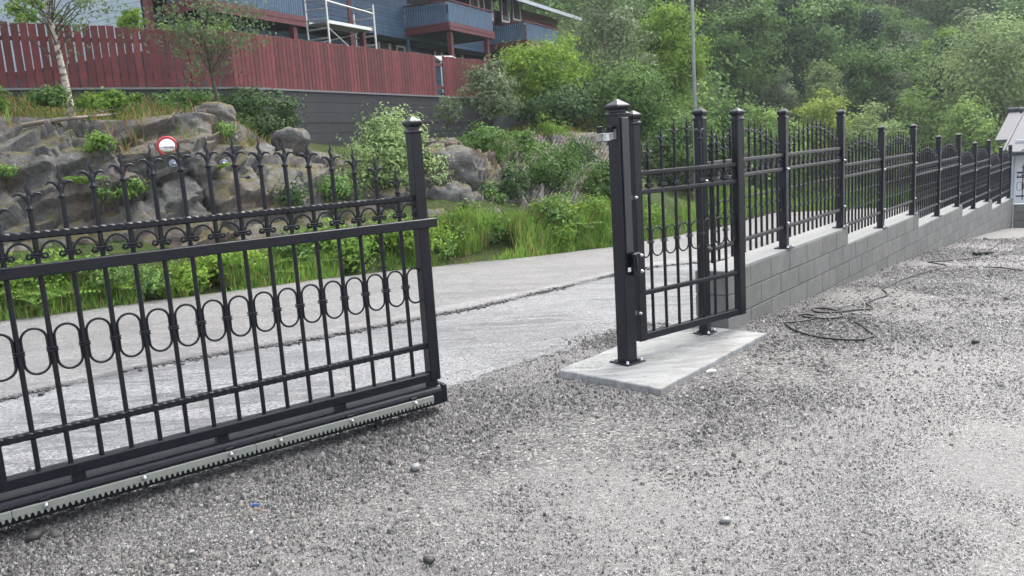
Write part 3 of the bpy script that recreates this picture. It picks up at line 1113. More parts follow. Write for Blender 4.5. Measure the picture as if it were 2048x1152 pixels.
# scaffold tower in front of the house
sc = thing('scaffold_tower', 'aluminium scaffold tower standing against the blue house', 'scaffold', (HC[0], HC[1], HZ), math.radians(63))
for a_, top in ((6.95, 4.75), (9.95, 3.95)):
    for b_ in (1.5, .5):
        MB().tube([(a_, -b_, .1), (a_, -b_, top - (.25 if b_ < 1 and a_ > 8 else 0))], .045, 8).build('upright', M['alu'], sc)
    z = .6
    while z < top - .1:
        MB().tube([(a_, -1.47, z), (a_, -.53, z)], .034, 6).build('rung', M['alu'], sc)
        z += .355
deck = MB().box((8.45, -1.0, 2.96), (2.95, .8, .05)).build('deck', M['plank'], sc)
MB().box((8.45, -1.42, 2.985), (3.0, .05, .12)).build('deck_frame', M['alu'], deck)
MB().box((8.45, -.6, 2.985), (3.0, .05, .12)).build('deck_frame', M['alu'], deck)
MB().tube([(6.95, -1.5, 3.72), (9.95, -1.5, 3.6)], .036, 6).build('guard_rail', M['alu'], sc)
MB().tube([(6.95, -.5, 2.2), (9.95, -.5, 2.9)], .02, 6).build('brace', M['alu'], sc)
MB().tube([(6.95, -1.5, 2.75), (9.95, -1.5, 1.2)], .02, 6).build('brace', M['alu'], sc)

# things glimpsed behind the red fence
tp = at_depth(886, 110, 31.5)
tn = thing('tarpaulin_shelter', 'pale tarpaulin ridge showing above the red fence', 'shelter', (tp[0], tp[1], terrain_z(tp[0], tp[1])), math.radians(40))
hh = tp[2] + .02 - terrain_z(tp[0], tp[1])
MB().add([(-.5, -.5, hh - .3), (.5, -.5, hh - .3), (.5, .5, hh - .3), (-.5, .5, hh - .3), (-.42, 0, hh - .06), (.42, 0, hh - .03)], [(0, 1, 5, 4), (2, 3, 4, 5), (1, 2, 5), (3, 0, 4), (3, 2, 1, 0)]).build('cover', M['tarp'], tn)
for sx in (-.46, .46):
    for sy in (-.45, .45):
        MB().tube([(sx, sy, -.1), (sx, sy, hh - .33)], .03, 6).build('leg', M['galv'], tn)
pp = at_depth(912, 160, 29.3)
ps = thing('plank_stack', 'stack of pale and dark planks glimpsed through the gap in the red fence', 'planks', (pp[0], pp[1], terrain_z(pp[0], pp[1])), math.radians(50))
for k in range(9):
    MB().box((R.uniform(-.04, .04), R.uniform(-.03, .03), .06 + k * .115), (1.1, .5, .075)).build('plank', M['tarp'] if k % 3 == 1 else M['roofdark'], ps)  # most planks dark: the darkness of the gap is put into their colour

# ------------------------------------------------------------------ wrought-iron parts
def hammered(L, h=.018, step=.02, seed=0):
    mb = MB()
    n = max(2, int(L / step))
    vs, fs = [], []
    for i in range(n + 1):
        x = L * i / n
        c = .0095 if i % 2 else .003
        for (y, z) in ((h, h - c), (h - c, h), (-h + c, h), (-h, h - c), (-h, -h + c), (-h + c, -h), (h - c, -h), (h, -h + c)):
            vs.append((x, y, z))
    for i in range(n):
        for k in range(8):
            fs.append((i * 8 + k, (i + 1) * 8 + k, (i + 1) * 8 + (k + 1) % 8, i * 8 + (k + 1) % 8))
    fs.append(tuple(range(8)))
    fs.append(tuple(range(n * 8, n * 8 + 8))[::-1])
    mb.add(vs, fs)
    return mb


def spear_mesh():
    mb = MB()
    mb.lathe([(.0125, -.004), (.019, .0), (.02, .008), (.0125, .014), (.011, .03), (.0135, .055), (.008, .07)], 8)
    for sx in (-1, 1):
        mb.tube([(sx * .002, 0, .03), (sx * .012, 0, .058), (sx * .03, 0, .076), (sx * .047, 0, .076), (sx * .06, 0, .064)], [.009, .0095, .0085, .0065, .003], 6)
    mb.tube([(0, 0, .055), (.006, 0, .08), (-.005, 0, .103), (.004, 0, .125), (.0, 0, .14), (0, 0, .156)], [.010, .0105, .009, .007, .004, .0015], 6)
    return mb.mesh('spear_head')


def hoop_mesh(a=.053, h=.218, r=.0062):
    pts = []
    s_ = h / 2 - a
    for i in range(13):
        th = math.pi * i / 12
        pts.append((a * math.cos(th), 0, s_ + a * math.sin(th)))
    for i in range(13):
        th = math.pi + math.pi * i / 12
        pts.append((a * math.cos(th), 0, -s_ + a * math.sin(th)))
    return MB().tube(pts, r, 6, close=True).mesh('hoop')


def scroll_mesh():
    pts = []
    for d in (70, 20, -30, -80, -130, -180):
        th = math.radians(d)
        rr = .0105 if d > 0 else .0155
        pts.append((-.0375 + rr * math.cos(th), 0, .018 + rr * math.sin(th)))
    for d in range(165, 10, -15):
        th = math.radians(d)
        pts.append((.053 * math.cos(th), 0, .018 + .062 * math.sin(th)))
    for d in (0, -50, -100, -150, -200, -250):
        th = math.radians(d)
        rr = .0105 if d < -180 else .0155
        pts.append((.0375 + rr * math.cos(th), 0, .018 + rr * math.sin(th)))
    return MB().tube(pts, .006, 6, flat=1.3).mesh('scroll')


def cap_mb(w):
    return MB().sq([(w * 1.1, 0), (w * 1.14, .006), (w * 1.12, .014), (w * .82, .026), (w * .8, .036), (w * 1.08, .046), (w * 1.2, .058), (w * 1.2, .066), (w * 1.08, .074), (.004, .074 + w * .72)])


ME = {'spear': spear_mesh(), 'hoop': hoop_mesh(), 'scroll': scroll_mesh(),
      'band': MB().box((0, 0, 0), (.05, .033, .008), bev=.002).box((0, 0, .012), (.05, .033, .008), bev=.002).mesh('band'),
      'band2': MB().box((0, 0, 0), (.062, .033, .009), bev=.002).box((0, 0, .013), (.062, .033, .009), bev=.002).mesh('band'),
      'bolt': MB().lathe([(.013, 0), (.013, .006), (.009, .009), (.009, .018), (.006, .021)], 8).mesh('bolt')}
_bars = {}


def bar(parent, x, z0, z1, spear=True, r=.0122):
    L = round(z1 - z0 - (.152 if spear else 0), 4)
    if L not in _bars:
        _bars[L] = MB().tube([(0, 0, 0), (0, 0, L)], r, 10).mesh('bar')
    b = obj('bar', _bars[L], M['black'], parent, (x, 0, z0))
    if spear:
        obj('spear_head', ME['spear'], M['black'], b, (0, 0, L - .002))
    return b


def bolt(parent, loc, d=(0, -1, 0), mat=None):
    o = obj('bolt', ME['bolt'], M['galv'], parent)
    q = Vector((0, 0, 1)).rotation_difference(Vector(d))
    o.rotation_mode = 'QUATERNION'
    o.rotation_quaternion = q
    o.location = loc
    return o


_rails = {}


def rail(parent, x, z, L, name='rail'):
    k = round(L, 3)
    if k not in _rails:
        _rails[k] = hammered(L).mesh('rail')
    return obj(name, _rails[k], M['black'], parent, (x, 0, z))


def ornaments(p, xb, zscroll, zhoop, ends):
    """hoops and scrolls between neighbouring bars, bands on the bars"""
    for x0, x1 in zip(xb[:-1], xb[1:]):
        k = (x1 - x0) / .138
        obj('hoop', ME['hoop'], M['black'], p, ((x0 + x1) / 2, 0, zhoop), scale=(k, 1, 1))
        obj('scroll', ME['scroll'], M['black'], p, ((x0 + x1) / 2, 0, zscroll), scale=(k, 1, 1))
    for x in xb[1:-1]:
        obj('band', ME['band'], M['black'], p, (x, 0, zhoop - .006))
        obj('band', ME['band2'], M['black'], p, (x, 0, zscroll + .012))


# ---- sliding gate
GA = math.radians(90 - 52.7)
gate = thing('sliding_gate', 'black wrought-iron sliding gate with spearhead bars and toothed rack', 'gate', (-.495, 5.026, 0), GA)
TIP = [(-2.43, 1.5), (-2.29, 1.57), (-2.151, 1.636), (-2.008, 1.684), (-1.867, 1.723), (-1.722, 1.747), (-1.589, 1.763), (-1.453, 1.775), (-1.315, 1.785), (-1.175, 1.781), (-1.037, 1.772), (-.905, 1.766), (-.772, 1.754), (-.636, 1.730), (-.498, 1.703), (-.356, 1.653), (-.217, 1.56)]


def tipz(u):
    return float(np.interp(u, [t[0] for t in TIP], [t[1] for t in TIP]))


STW = .075
for sec in range(2):
    x0 = -.06 - sec * 2.39
    xb = [x0 - .145 - i * .1384 for i in range(16)]
    for x in xb:
        bar(gate, x, .255, tipz(-.06 - (x0 - x) ))
    xe = [x0 - .01] + xb + [x0 - 2.38]
    ornaments(gate, xe[::-1], 1.256, .828, None)
    rail(gate, x0 - 2.36, 1.37, 2.33, 'top_rail')
    rail(gate, x0 - 2.36, .434, 2.33, 'lower_rail')
for i, x in enumerate((-.06, -2.45, -4.84)):
    st = obj('stile', MB().box((0, 0, (.205 + 1.765) / 2), (STW, STW, 1.765 - .205), bev=.006).mesh('stile'), M['black'], gate, (x, 0, 0))
    cap_mb(STW / 2).build('cap', M['black'], st, loc=(0, 0, 1.762))
    if i:
        pass
MB().box((-2.45, 0, .232), (4.70, .07, .054), bev=.005).build('bottom_rail', M['black'], gate)
MB().box((-2.43, -.066, 1.213), (4.88, .05, .056), bev=.004).build('guide_rail', M['black'], gate)
cr = MB()                                               # cantilever C-track with a rounded top
prof = [(-.05, .048), (-.056, .053), (-.056, .135), (-.052, .15), (-.042, .161), (-.026, .167), (.09, .167), (.1, .158), (.1, .053), (.094, .048)]
npf = len(prof)
cr.add([(-5.0, y, z) for y, z in prof] + [(-.03, y, z) for y, z in prof], [(k, k + 1, npf + k + 1, npf + k) for k in range(npf - 1)] + [(npf - 1, 0, npf, 2 * npf - 1), tuple(range(npf))[::-1], tuple(range(npf, 2 * npf))], False)
track = cr.build('track', M['black'], gate)
MB().box((-.016, .022, .112), (.034, .162, .118), bev=.004).build('end_cap', M['black'], track)
for x in (-.075, -.72, -1.42, -2.12, -2.85, -3.6, -4.3):
    MB().box((x, 0, .187), (.06, .05, .042)).build('spacer', M['black'], gate)
rk = MB()
x = -.115
for seg in range(4):
    n_t = 44
    L = n_t * .0262
    poly = [(x, .112), (x, .078)]
    for k in range(n_t):
        xx = x - k * .0262
        poly += [(xx - .003, .078), (xx - .007, .060), (xx - .016, .060), (xx - .0205, .078)]
    poly += [(x - L + .004, .078), (x - L + .004, .112)]
    rk = MB()
    top = [q for q in poly]
    for k in range(0, n_t):
        xx = x - k * .0262
        rk.add([(xx - .002, -.080, .0905), (xx - .0215, -.080, .0905), (xx - .0145, -.080, .072), (xx - .009, -.080, .072), (xx - .002, -.066, .0905), (xx - .0215, -.066, .0905), (xx - .0145, -.066, .072), (xx - .009, -.066, .072)],
               [(0, 1, 2, 3), (7, 6, 5, 4), (1, 5, 6, 2), (3, 2, 6, 7), (0, 3, 7, 4)])
    rk.box((x - L / 2, -.073, .1065), (L - .002, .0165, .034), bev=.002)
    ro = rk.build('rack', M['rack'], gate)
    for k in (.12, .5, .88):
        bolt(ro, (x - L * k, -.081, .11))
        MB().box((x - L * k, -.062, .133), (.045, .022, .016), bev=.004).build('clip', M['black'], ro)
    x -= L
ca = MB().box((-3.9, .0, .025), (.3, .13, .05)).box((-3.9, .0, .06), (.24, .035, .05)).build('roller_carriage', M['galv'], gate)

# ---- slab, latch post and pedestrian leaf
SLAB = [hit(1118, 740)[:2], hit(1322, 779)[:2], hit(1533, 667)[:2]]
SLAB = [s_ * (1 - .035 / EYE) for s_ in SLAB]
SLAB.append(SLAB[0] + (SLAB[2] - SLAB[1]))
SC = sum(SLAB) / 4
slab = thing('paving_slab', 'large pale slate slab under the gate posts', 'slab', (SC[0], SC[1], 0))
poly = []
for i in range(4):
    a, b = SLAB[i] - SC, SLAB[(i + 1) % 4] - SC
    for k in range(16):
        p = a + (b - a) * k / 16
        nn = np.array([(b - a)[1], -(b - a)[0]]) / np.linalg.norm(b - a)
        p = p + nn * (0 if k == 0 else R.uniform(-.007, .006))
        poly.append(p)
n_ = len(poly)
top = [(p[0] * .992, p[1] * .992, .035) for p in poly]
mid = [(p[0], p[1], .028) for p in poly]
bot = [(p[0] * 1.004, p[1] * 1.004, -.03) for p in poly]
MB().add(top + mid + bot, [tuple(range(n_))] + [(n_ + i, n_ + (i + 1) % n_, (i + 1) % n_, i) for i in range(n_)] + [(2 * n_ + i, 2 * n_ + (i + 1) % n_, n_ + (i + 1) % n_, n_ + i) for i in range(n_)]).build('slate', M['slab'], slab)


def base_plate(parent, w, z=.0):
    bp = MB().box((0, 0, z + .005), (w, w, .010), bev=.002).build('base_plate', M['black'], parent)
    for sx in (-1, 1):
        for sy in (-1, 1):
            bolt(bp, (sx * w * .38, sy * w * .38, z + .01), (0, 0, 1))
    return bp


BP = at_depth(1256, 722, 5.72)
lp = thing('latch_post', 'stout black square gate post with lock box and roller bracket on the slab', 'post', (.815, 5.72, .035), GA)
PW = .108
sh_ = MB().box((0, 0, .895), (PW, PW, 1.79), bev=.008).build('shaft', M['black'], lp)
cap_mb(PW / 2).build('cap', M['black'], lp, loc=(0, 0, 1.782))
base_plate(lp, .19)
MB().box((0, 0, 0), (.07, .012, .95), bev=.003).build('strike_plate', M['strike'], lp, loc=(.008, -PW / 2 - .006, 1.29))
lk = MB().box((0, 0, 0), (.075, .05, .165), bev=.008).build('lock_box', M['black'], lp, loc=(.048, -PW / 2 - .02, .73))
MB().box((0, 0, 0), (.026, .006, .03)).build('latch_plate', M['white'], lk, loc=(-.06, .005, -.035))
MB().tube([(-.05, -.015, .07), (-.035, -.03, .075), (-.022, -.035, .05), (-.02, -.035, -.06)], .006, 6).build('handle', M['black'], lk)
for zz in (.06, -.055):
    bolt(lk, (.03, -.026, zz))
# roller guide bracket on the road side of the post, a part with its rollers and sleeves
rb = MB().box((.01, 0, -.003), (.13, .03, .006)).box((.072, 0, -.01), (.006, .07, .07)).box((.012, 0, -.028), (.03, .03, .05)).build('roller_bracket', M['galv'], lp, loc=(-PW / 2 - .075, .0, 1.665))
for xx in (-.05, .045):
    MB().lathe([(.02, .002), (.022, .006), (.022, .034), (.027, .037), (.027, .044), (.016, .048)], 12).build('roller', M['rubber'], rb, loc=(xx, 0, 0))
    MB().lathe([(.011, -.052), (.013, -.047), (.013, -.006), (.017, -.004)], 10).build('sleeve', M['galv'], rb, loc=(xx, 0, 0))

LA = math.radians(90 - 53.5)
leaf = thing('pedestrian_gate', 'narrow black wrought-iron gate leaf between capped stiles above the slab', 'gate', (.927, 5.87, 0), LA)
LW = 1.27
for x in (.03, LW - .05):
    st = obj('stile', MB().box((0, 0, (.148 + 1.755) / 2), (.078, .066, 1.755 - .148), bev=.006).mesh('stile'), M['black'], leaf, (x, 0, 0))
    cap_mb(.037).build('cap', M['black'], st, loc=(0, 0, 1.752))
MB().box((LW / 2 - .01, 0, .176), (LW - .155, .05, .055), bev=.004).build('bottom_rail', M['black'], leaf)
for z in (1.40, 1.262, .508):
    rail(leaf, .06, z, LW - .14)
xb = [.168 + i * .1465 for i in range(7)]
for x, tz in zip(xb, (1.63, 1.735, 1.778, 1.793, 1.772, 1.72, 1.62)):
    bar(leaf, x, .2, tz)
ornaments(leaf, [.06] + xb + [LW - .082], 1.288, .882, None)
for z in (.37, 1.23):
    bo = MB().box((0, 0, 0), (.06, .02, .03)).build('hinge', M['galv'], leaf, loc=(-.022, .0, z))
    bolt(bo, (.012, -.034, 0))

# ---- block wall with stepped top
BND = [3.15, 6.79, 10.39, 13.93, 17.36]
S0, TH = -.29, .30
bw = thing('block_wall', 'long stepped grey concrete block wall carrying the iron fence', 'wall', (WP[0], WP[1], 0), math.radians(51))
_blk = {}


def block(parent, x0, x1, y0, y1, z0, z1):
    k = (round(x1 - x0, 3), round(z1 - z0, 3), round(y1 - y0, 3))
    if k not in _blk:
        _blk[k] = MB().box((0, 0, 0), (k[0] - .007, k[2], k[1] - .007), bev=.005).mesh('block')
    obj('block', _blk[k], M['block'], parent, ((x0 + x1) / 2, (y0 + y1) / 2 + R.uniform(-.0015, .0015), (z0 + z1) / 2))


gs = lambda s_: float(np.interp(s_, _GS, _GZ))
for j in range(9):
    zt = .49 - .2 * j
    send = BND[min(j, 4)]
    x = S0
    first = True
    while x < send - .02:
        L = .5 if not (first and j % 2) else .25
        first = False
        x1 = min(x + L, send)
        if send - x1 < .12:
            x1 = send
        if zt > gs(x1) - .02:
            block(bw, x, x1, 0, TH, zt - .2, zt)
        x = x1
core = MB()
for k in range(5):
    a0 = S0 if k == 0 else BND[k - 1]
    core.box(((a0 + BND[k]) / 2 + .0, TH / 2, (.485 - .2 * k - 1.4) / 2), (BND[k] - a0 - .02, TH - .025, .485 - .2 * k + 1.4 - .02))
core.build('core', M['mortar'], bw)
for k in range(5):
    a0 = S0 if k == 0 else BND[k - 1]
    MB().box(((a0 + BND[k]) / 2, TH / 2 + .004, .49 - .2 * k + .006), (BND[k] - a0 - .006, TH - .012, .014), bev=.003).build('wet_cap', M['walltop'], bw)

# ---- fence posts and panels on the wall
POSTS = [(-.62, .035, 1.87), (1.215, .503, 1.87), (3.06, .503, 1.87), (4.83, .303, 1.665), (6.62, .303, 1.665), (8.42, .103, 1.46), (10.18, .103, 1.46), (11.9, -.097, 1.255), (13.62, -.097, 1.255), (15.4, -.297, 1.05), (16.95, -.297, 1.05)]
ORD = ['first', 'second', 'third', 'fourth', 'fifth', 'sixth', 'seventh', 'eighth', 'ninth', 'tenth', 'eleventh']
YC = .06
for i, (s_, zb, zt) in enumerate(POSTS):
    p = WP + WD * s_ - WN * YC
    lab = 'black capped fence post standing on the slab behind the gate leaf' if i == 0 else '%s black capped fence post along the block wall, counted from the slab' % ORD[i - 1]
    fp = thing('fence_post', lab, 'post', (p[0], p[1], zb), math.radians(51), 'black posts of the iron fence')
    h = zt - zb - .1
    MB().box((0, 0, h / 2), (.078, .078, h), bev=.006).build('shaft', M['black'], fp)
    cap_mb(.039).build('cap', M['black'], fp, loc=(0, 0, h - .004))
    base_plate(fp, .15)
    for zz in ((.25, .78) if i else (.72, 1.25)):
        bolt(fp, (0, -.039, zz))
for i in range(len(POSTS) - 1):
    s0, s1 = POSTS[i][0], POSTS[i + 1][0]
    k = i // 2
    zb = .49 - .2 * k
    p = WP + WD * (s0 + .035) - WN * YC
    L = s1 - s0 - .07
    lab = 'black spearhead iron railing hung between the slab post and the first wall post' if i == 0 else '%s bay of black spearhead iron railing along the block wall, counted from the gate' % ORD[i]
    fpn = thing('iron_railing', lab, 'railing', (p[0], p[1], zb), math.radians(51), 'bays of spearhead iron railing on the block wall')
    nb = max(9, int(round(L / .138)) - 1)
    sp = L / (nb + 1)
    xb = [sp * (q + 1) for q in range(nb)]
    for q, x in enumerate(xb):
        bar(fpn, x, .105, round(1.06 + .21 * math.sin(math.pi * (x / L)) ** .8, 3))
    for z in (.93, .795, .222):
        rail(fpn, 0, z, L)
    ornaments(fpn, [0] + xb + [L], .818, .5, None)

# ---- far corner: cross wall, one more panel, small house with pale metal roof
e = WP + WD * 17.36
cw = thing('cross_wall', 'low block wall turning off at the far end of the long wall', 'wall', (e[0], e[1], 0), math.radians(51 - 80))
for j in range(4):
    x = .02
    k2 = 0
    while x < 3.4:
        L = .5 if (j % 2 == 0 or k2) else .25
        k2 += 1
        block(cw, x, x + L, -.0, .25, -.5 - .2 * (j + 1), -.5 - .2 * j)
        x += L
MB().box((1.72, .125, -.494), (3.4, .24, .012)).build('wet_cap', M['walltop'], cw)
fp = thing('fence_post', 'black fence post standing on the low cross wall before the pale house', 'post', tuple(e + np.array([math.sin(math.radians(119)), math.cos(math.radians(119)), 0]) * .9 + np.array([.06, .1, -.488])), math.radians(-29), 'black posts of the iron fence')
MB().box((0, 0, .6), (.07, .07, 1.2), bev=.006).build('shaft', M['black'], fp)
cap_mb(.036).build('cap', M['black'], fp, loc=(0, 0, 1.195))
base_plate(fp, .14)
for q, (o_, lab) in enumerate(((.05, 'short iron railing on the low cross wall at the wall corner'), (.95, 'iron railing beyond the post on the low cross wall'))):
    fpn = thing('iron_railing', lab, 'railing', tuple(e + np.array([math.sin(math.radians(119)), math.cos(math.radians(119)), 0]) * o_ + np.array([.06, .1, -.49])), math.radians(-29), 'bays of spearhead iron railing on the block wall')
    L = .8
    xb = [.26 * (u_ + 1) - .12 for u_ in range(3)]
    for x in xb:
        bar(fpn, x, .1, 1.02)
    for z in (.8, .68, .2):
        rail(fpn, 0, z, L)
    ornaments(fpn, [0] + xb + [L], .7, .45, None)

GH = at_depth(2026, 395, 24.5)
gzb = float(gz(GH[0], GH[1]))
gh = thing('small_house', 'small white rendered house with pale metal roof beyond the fence end', 'house', (GH[0], GH[1], gzb), math.radians(-40))
e1 = at_depth(2026, 300, 24.5)[2] - gzb
MB().box((2.6, 3.0, e1 / 2), (5.2, 6, e1 + .6)).build('wall', M['render'], gh)
rf = MB()
th = .09


def slope(mb, x0, x1, y0, z0, y1, z1):
    mb.add([(x0, y0, z0), (x1, y0, z0), (x1, y1, z1), (x0, y1, z1), (x0, y0, z0 - th), (x1, y0, z0 - th), (x1, y1, z1 - th), (x0, y1, z1 - th)],
           [(0, 1, 2, 3), (7, 6, 5, 4), (0, 4, 5, 1), (1, 5, 6, 2), (2, 6, 7, 3), (3, 7, 4, 0)])


slope(rf, -.25, 5.6, -.75, e1 - .02, 3.0, e1 + 1.15)
slope(rf, -.25, 5.6, 6.5, e1 - .02, 3.0, e1 + 1.15)
ro = rf.build('roof', M['zincroof'], gh)
for k in range(12):
    sm_ = MB()
    x = -.2 + k * .48
    slope(sm_, x, x + .03, -.76, e1 + .02, 3.0, e1 + 1.19)
    sm_.build('seam', M['zincroof'], ro)
MB().tube([(-.3, 3.0, e1 + 1.19), (5.6, 3.0, e1 + 1.19)], .09, 8).build('ridge_cap', M['roofdark'], ro)
MB().tube([(-.28, -.8, e1 - .08), (5.6, -.8, e1 - .08)], .06, 8).build('gutter', M['roofdark'], ro)
MB().tube([(-.03, -.06, e1 - .1), (-.03, -.06, 0)], .035, 8).build('downpipe', M['zinc'], gh)
MB().add([(0, .02, e1 - .05), (0, 5.98, e1 - .05), (0, 3.0, e1 + 1.02), (.2, .02, e1 - .05), (.2, 5.98, e1 - .05), (.2, 3.0, e1 + 1.02)], [(0, 2, 1), (3, 4, 5), (0, 3, 5, 2), (2, 5, 4, 1)]).build('gable_peak', M['render'], gh)
PR_ = at_depth(1990, 280, 29.0)
ph = thing('pale_shed', 'pale metal roofed shed behind the small white house', 'shed', (PR_[0], PR_[1], float(gz(PR_[0], PR_[1]))), math.radians(-42))
zr = PR_[2] - float(gz(PR_[0], PR_[1]))
MB().box((2.6, 2.4, zr / 2 - .1), (4.4, 3.6, zr)).build('wall', M['roofdark'], ph)
rf = MB()
slope(rf, 0, 5.2, 0, zr, 2.4, zr + 1.0)
slope(rf, 0, 5.2, 4.8, zr, 2.4, zr + 1.0)
ro = rf.build('roof', M['zincroof'], ph)
MB().tube([(-.05, 2.4, zr + 1.03), (5.2, 2.4, zr + 1.03)], .1, 8).build('ridge_cap', M['roofdark'], ro)

# ---- lamp pole, mirror, rock bolts
pb = hit(1411, 456)
pole = thing('lamp_pole', 'tall slim galvanised lamp pole on the far road edge', 'pole', (pb[0] - .1, pb[1] + .5, float(gz(pb[0], pb[1])) - .05))
MB().lathe([(.075, 0), (.075, 3.3), (.07, 3.36), (.052, 3.4)], 12).build('lower_tube', M['zinc'], pole)
MB().lathe([(.052, 3.38), (.034, 9.0), (.03, 9.02)], 12).build('upper_tube', M['zinc'], pole)
ar = MB().tube([(0, 0, 8.95), (-.3, -.4, 9.15), (-.75, -1.0, 9.2)], .03, 8).build('arm', M['zinc'], pole)
MB().box((-.95, -1.27, 9.2), (.2, .5, .09), bev=.03, rz=-.65).build('lamp_head', M['zinc'], ar)

h = cast_px(332, 294)
mp_ = Vector(h[0]) if h else Vector((-5.1, 12.4, 2.0))
toc = (Vector((0, 0, EYE)) - mp_)
nm = Vector((toc.x + 1.0, toc.y, .0)).normalized()
q = Vector((0, 0, 1)).rotation_difference(nm)
mir = thing('traffic_mirror', 'round convex traffic mirror with red rim on the rock face', 'mirror')
mir.location = mp_ + nm * .30
mir.rotation_mode = 'QUATERNION'
mir.rotation_quaternion = q
rr = .128
MB().lathe([(rr * math.sin(a_) / math.sin(.6), rr / math.tan(.6) * 0 + (rr / math.sin(.6)) * (math.cos(a_) - math.cos(.6))) for a_ in np.linspace(.6, .002, 14)], 32).build('glass', M['mirror'], mir)
MB().tube([((rr + .008) * math.cos(a_), (rr + .008) * math.sin(a_), .0) for a_ in np.linspace(0, 2 * math.pi, 33)[:-1]], .02, 8, close=True).build('rim', M['signred'], mir)
MB().lathe([(rr, -.02), (rr * .6, -.05), (.03, -.06), (.02, -.45)], 20).build('backing', M['disc'], mir)
for (x, y, lab) in ((347, 328, 'round steel rock bolt plate just below the traffic mirror'), (446, 327, 'round steel rock bolt plate beside a fern, away from the mirror')):
    h = cast_px(x, y)
    p = Vector(h[0])
    nm2 = (Vector((0, 0, EYE)) - p)
    nm2 = Vector((nm2.x + 2, nm2.y, .3)).normalized()
    rbp = thing('rock_bolt', lab, 'rock bolt')
    rbp.location = p + nm2 * .04
    rbp.rotation_mode = 'QUATERNION'
    rbp.rotation_quaternion = Vector((0, 0, 1)).rotation_difference(nm2)
    MB().lathe([(.072, -.01), (.075, 0), (.07, .006), (.03, .012)], 18).build('plate', M['disc'], rbp)
    MB().lathe([(.024, .012), (.024, .03), (.012, .034), (.012, .075)], 6).build('nut', M['galv'], rbp)
    MB().tube([(0, 0, -.3), (0, 0, 0)], .012, 6).build('rod', M['galv'], rbp)

# ---- cables and small litter on the gravel
def smooth_path(pts, n=5):
    out = []
    P = [np.array(p) for p in pts]
    P = [P[0]] + P + [P[-1]]
    for i in range(1, len(P) - 2):
        for k in range(n):
            t = k / n
            out.append(.5 * ((2 * P[i]) + (-P[i - 1] + P[i + 1]) * t + (2 * P[i - 1] - 5 * P[i] + 4 * P[i + 1] - P[i + 2]) * t * t + (-P[i - 1] + 3 * P[i] - 3 * P[i + 1] + P[i + 2]) * t ** 3))
    out.append(P[-1])
    return out


def cable(name, zp, label, r_=.0085):
    pts = [hit(1536 + x / 4, 460 + y / 4) for x, y in zp]
    pts = smooth_path(pts)
    pts = [(p[0], p[1], float(gz(p[0], p[1])) + .004 + R.uniform(0, .004)) for p in pts]
    return tag(MB().tube(pts, r_, 6).build(name, M['rubber']), label, 'cable')


cable('power_cable', [(230, 690), (300, 682), (380, 692), (350, 705), (270, 698), (380, 708), (470, 713), (560, 706), (596, 690), (575, 660), (500, 638), (400, 628), (355, 635), (370, 655), (430, 664), (580, 660), (700, 645), (800, 640), (834, 625), (800, 602), (790, 592), (830, 570), (900, 545), (950, 530), (940, 500), (915, 475), (950, 460), (1050, 410), (1150, 375), (1280, 335), (1430, 295), (1350, 270), (1280, 258), (1400, 250), (1550, 240), (1700, 216)], 'black power cable snaking along the foot of the block wall')
cable('power_cable', [(370, 715), (270, 735), (160, 745), (140, 755), (200, 800), (300, 840), (450, 870), (620, 886), (760, 880), (845, 850), (800, 812), (740, 765), (680, 735), (655, 705), (662, 676), (690, 680), (694, 700), (665, 706)], 'black cable lying in one wide open loop on the gravel')
cable('power_cable', [(1720, 300), (1850, 303), (1950, 316), (2060, 330), (2300, 345)], 'straight thin black cable end far out on the gravel', .007)
cable('power_cable', [(1800, 215), (1900, 190), (2000, 152), (2060, 142), (2300, 120)], 'black cable leading away from the dark plug on the gravel', .007)
pl = hit(1966, 510)
plug = thing('cable_plug', 'dark cable plug lying on gravel near the long wall', 'plug', (pl[0], pl[1], pl[2] + .03), .2)
MB().tube([(-.16, 0, 0), (-.1, 0, 0), (-.08, 0, 0), (.08, 0, 0), (.1, 0, 0), (.2, .01, -.01)], [.035, .04, .032, .032, .02, .012], 10).build('body', M['rubber'], plug)
MB().lathe([(.036, -.004), (.042, 0), (.042, .02), (.036, .024)], 10).build('collar', M['rubber'], plug, loc=(-.09, 0, 0), rot=(0, math.pi / 2, 0))
for (x, y, mt, sz, lab) in ((1423, 748, 'litter_white', (.075, .022, .02), 'white plastic scrap lying on gravel beside the slab'), (511, 1018, 'litter_blue', (.035, .010, .006), 'tiny blue plastic strip on the gravel before the rack')):
    p = hit(x, y)
    o = thing('plastic_scrap', lab, 'litter', (p[0], p[1], float(gz(p[0], p[1])) + .012), .3)
    MB().tube([(-sz[0] / 2, 0, 0), (-sz[0] * .2, .004, .004), (sz[0] * .2, -.003, .002), (sz[0] / 2, .003, 0)], [sz[1] * .5, sz[1] * .6, sz[1] * .6, sz[1] * .45], 6, flat=.5).build('scrap', M[mt], o)
# ------------------------------------------------------------------ vegetation
def rand_unit(rng, n):
    v = rng.normal(size=(n, 3))
    return v / np.linalg.norm(v, axis=1, keepdims=True)


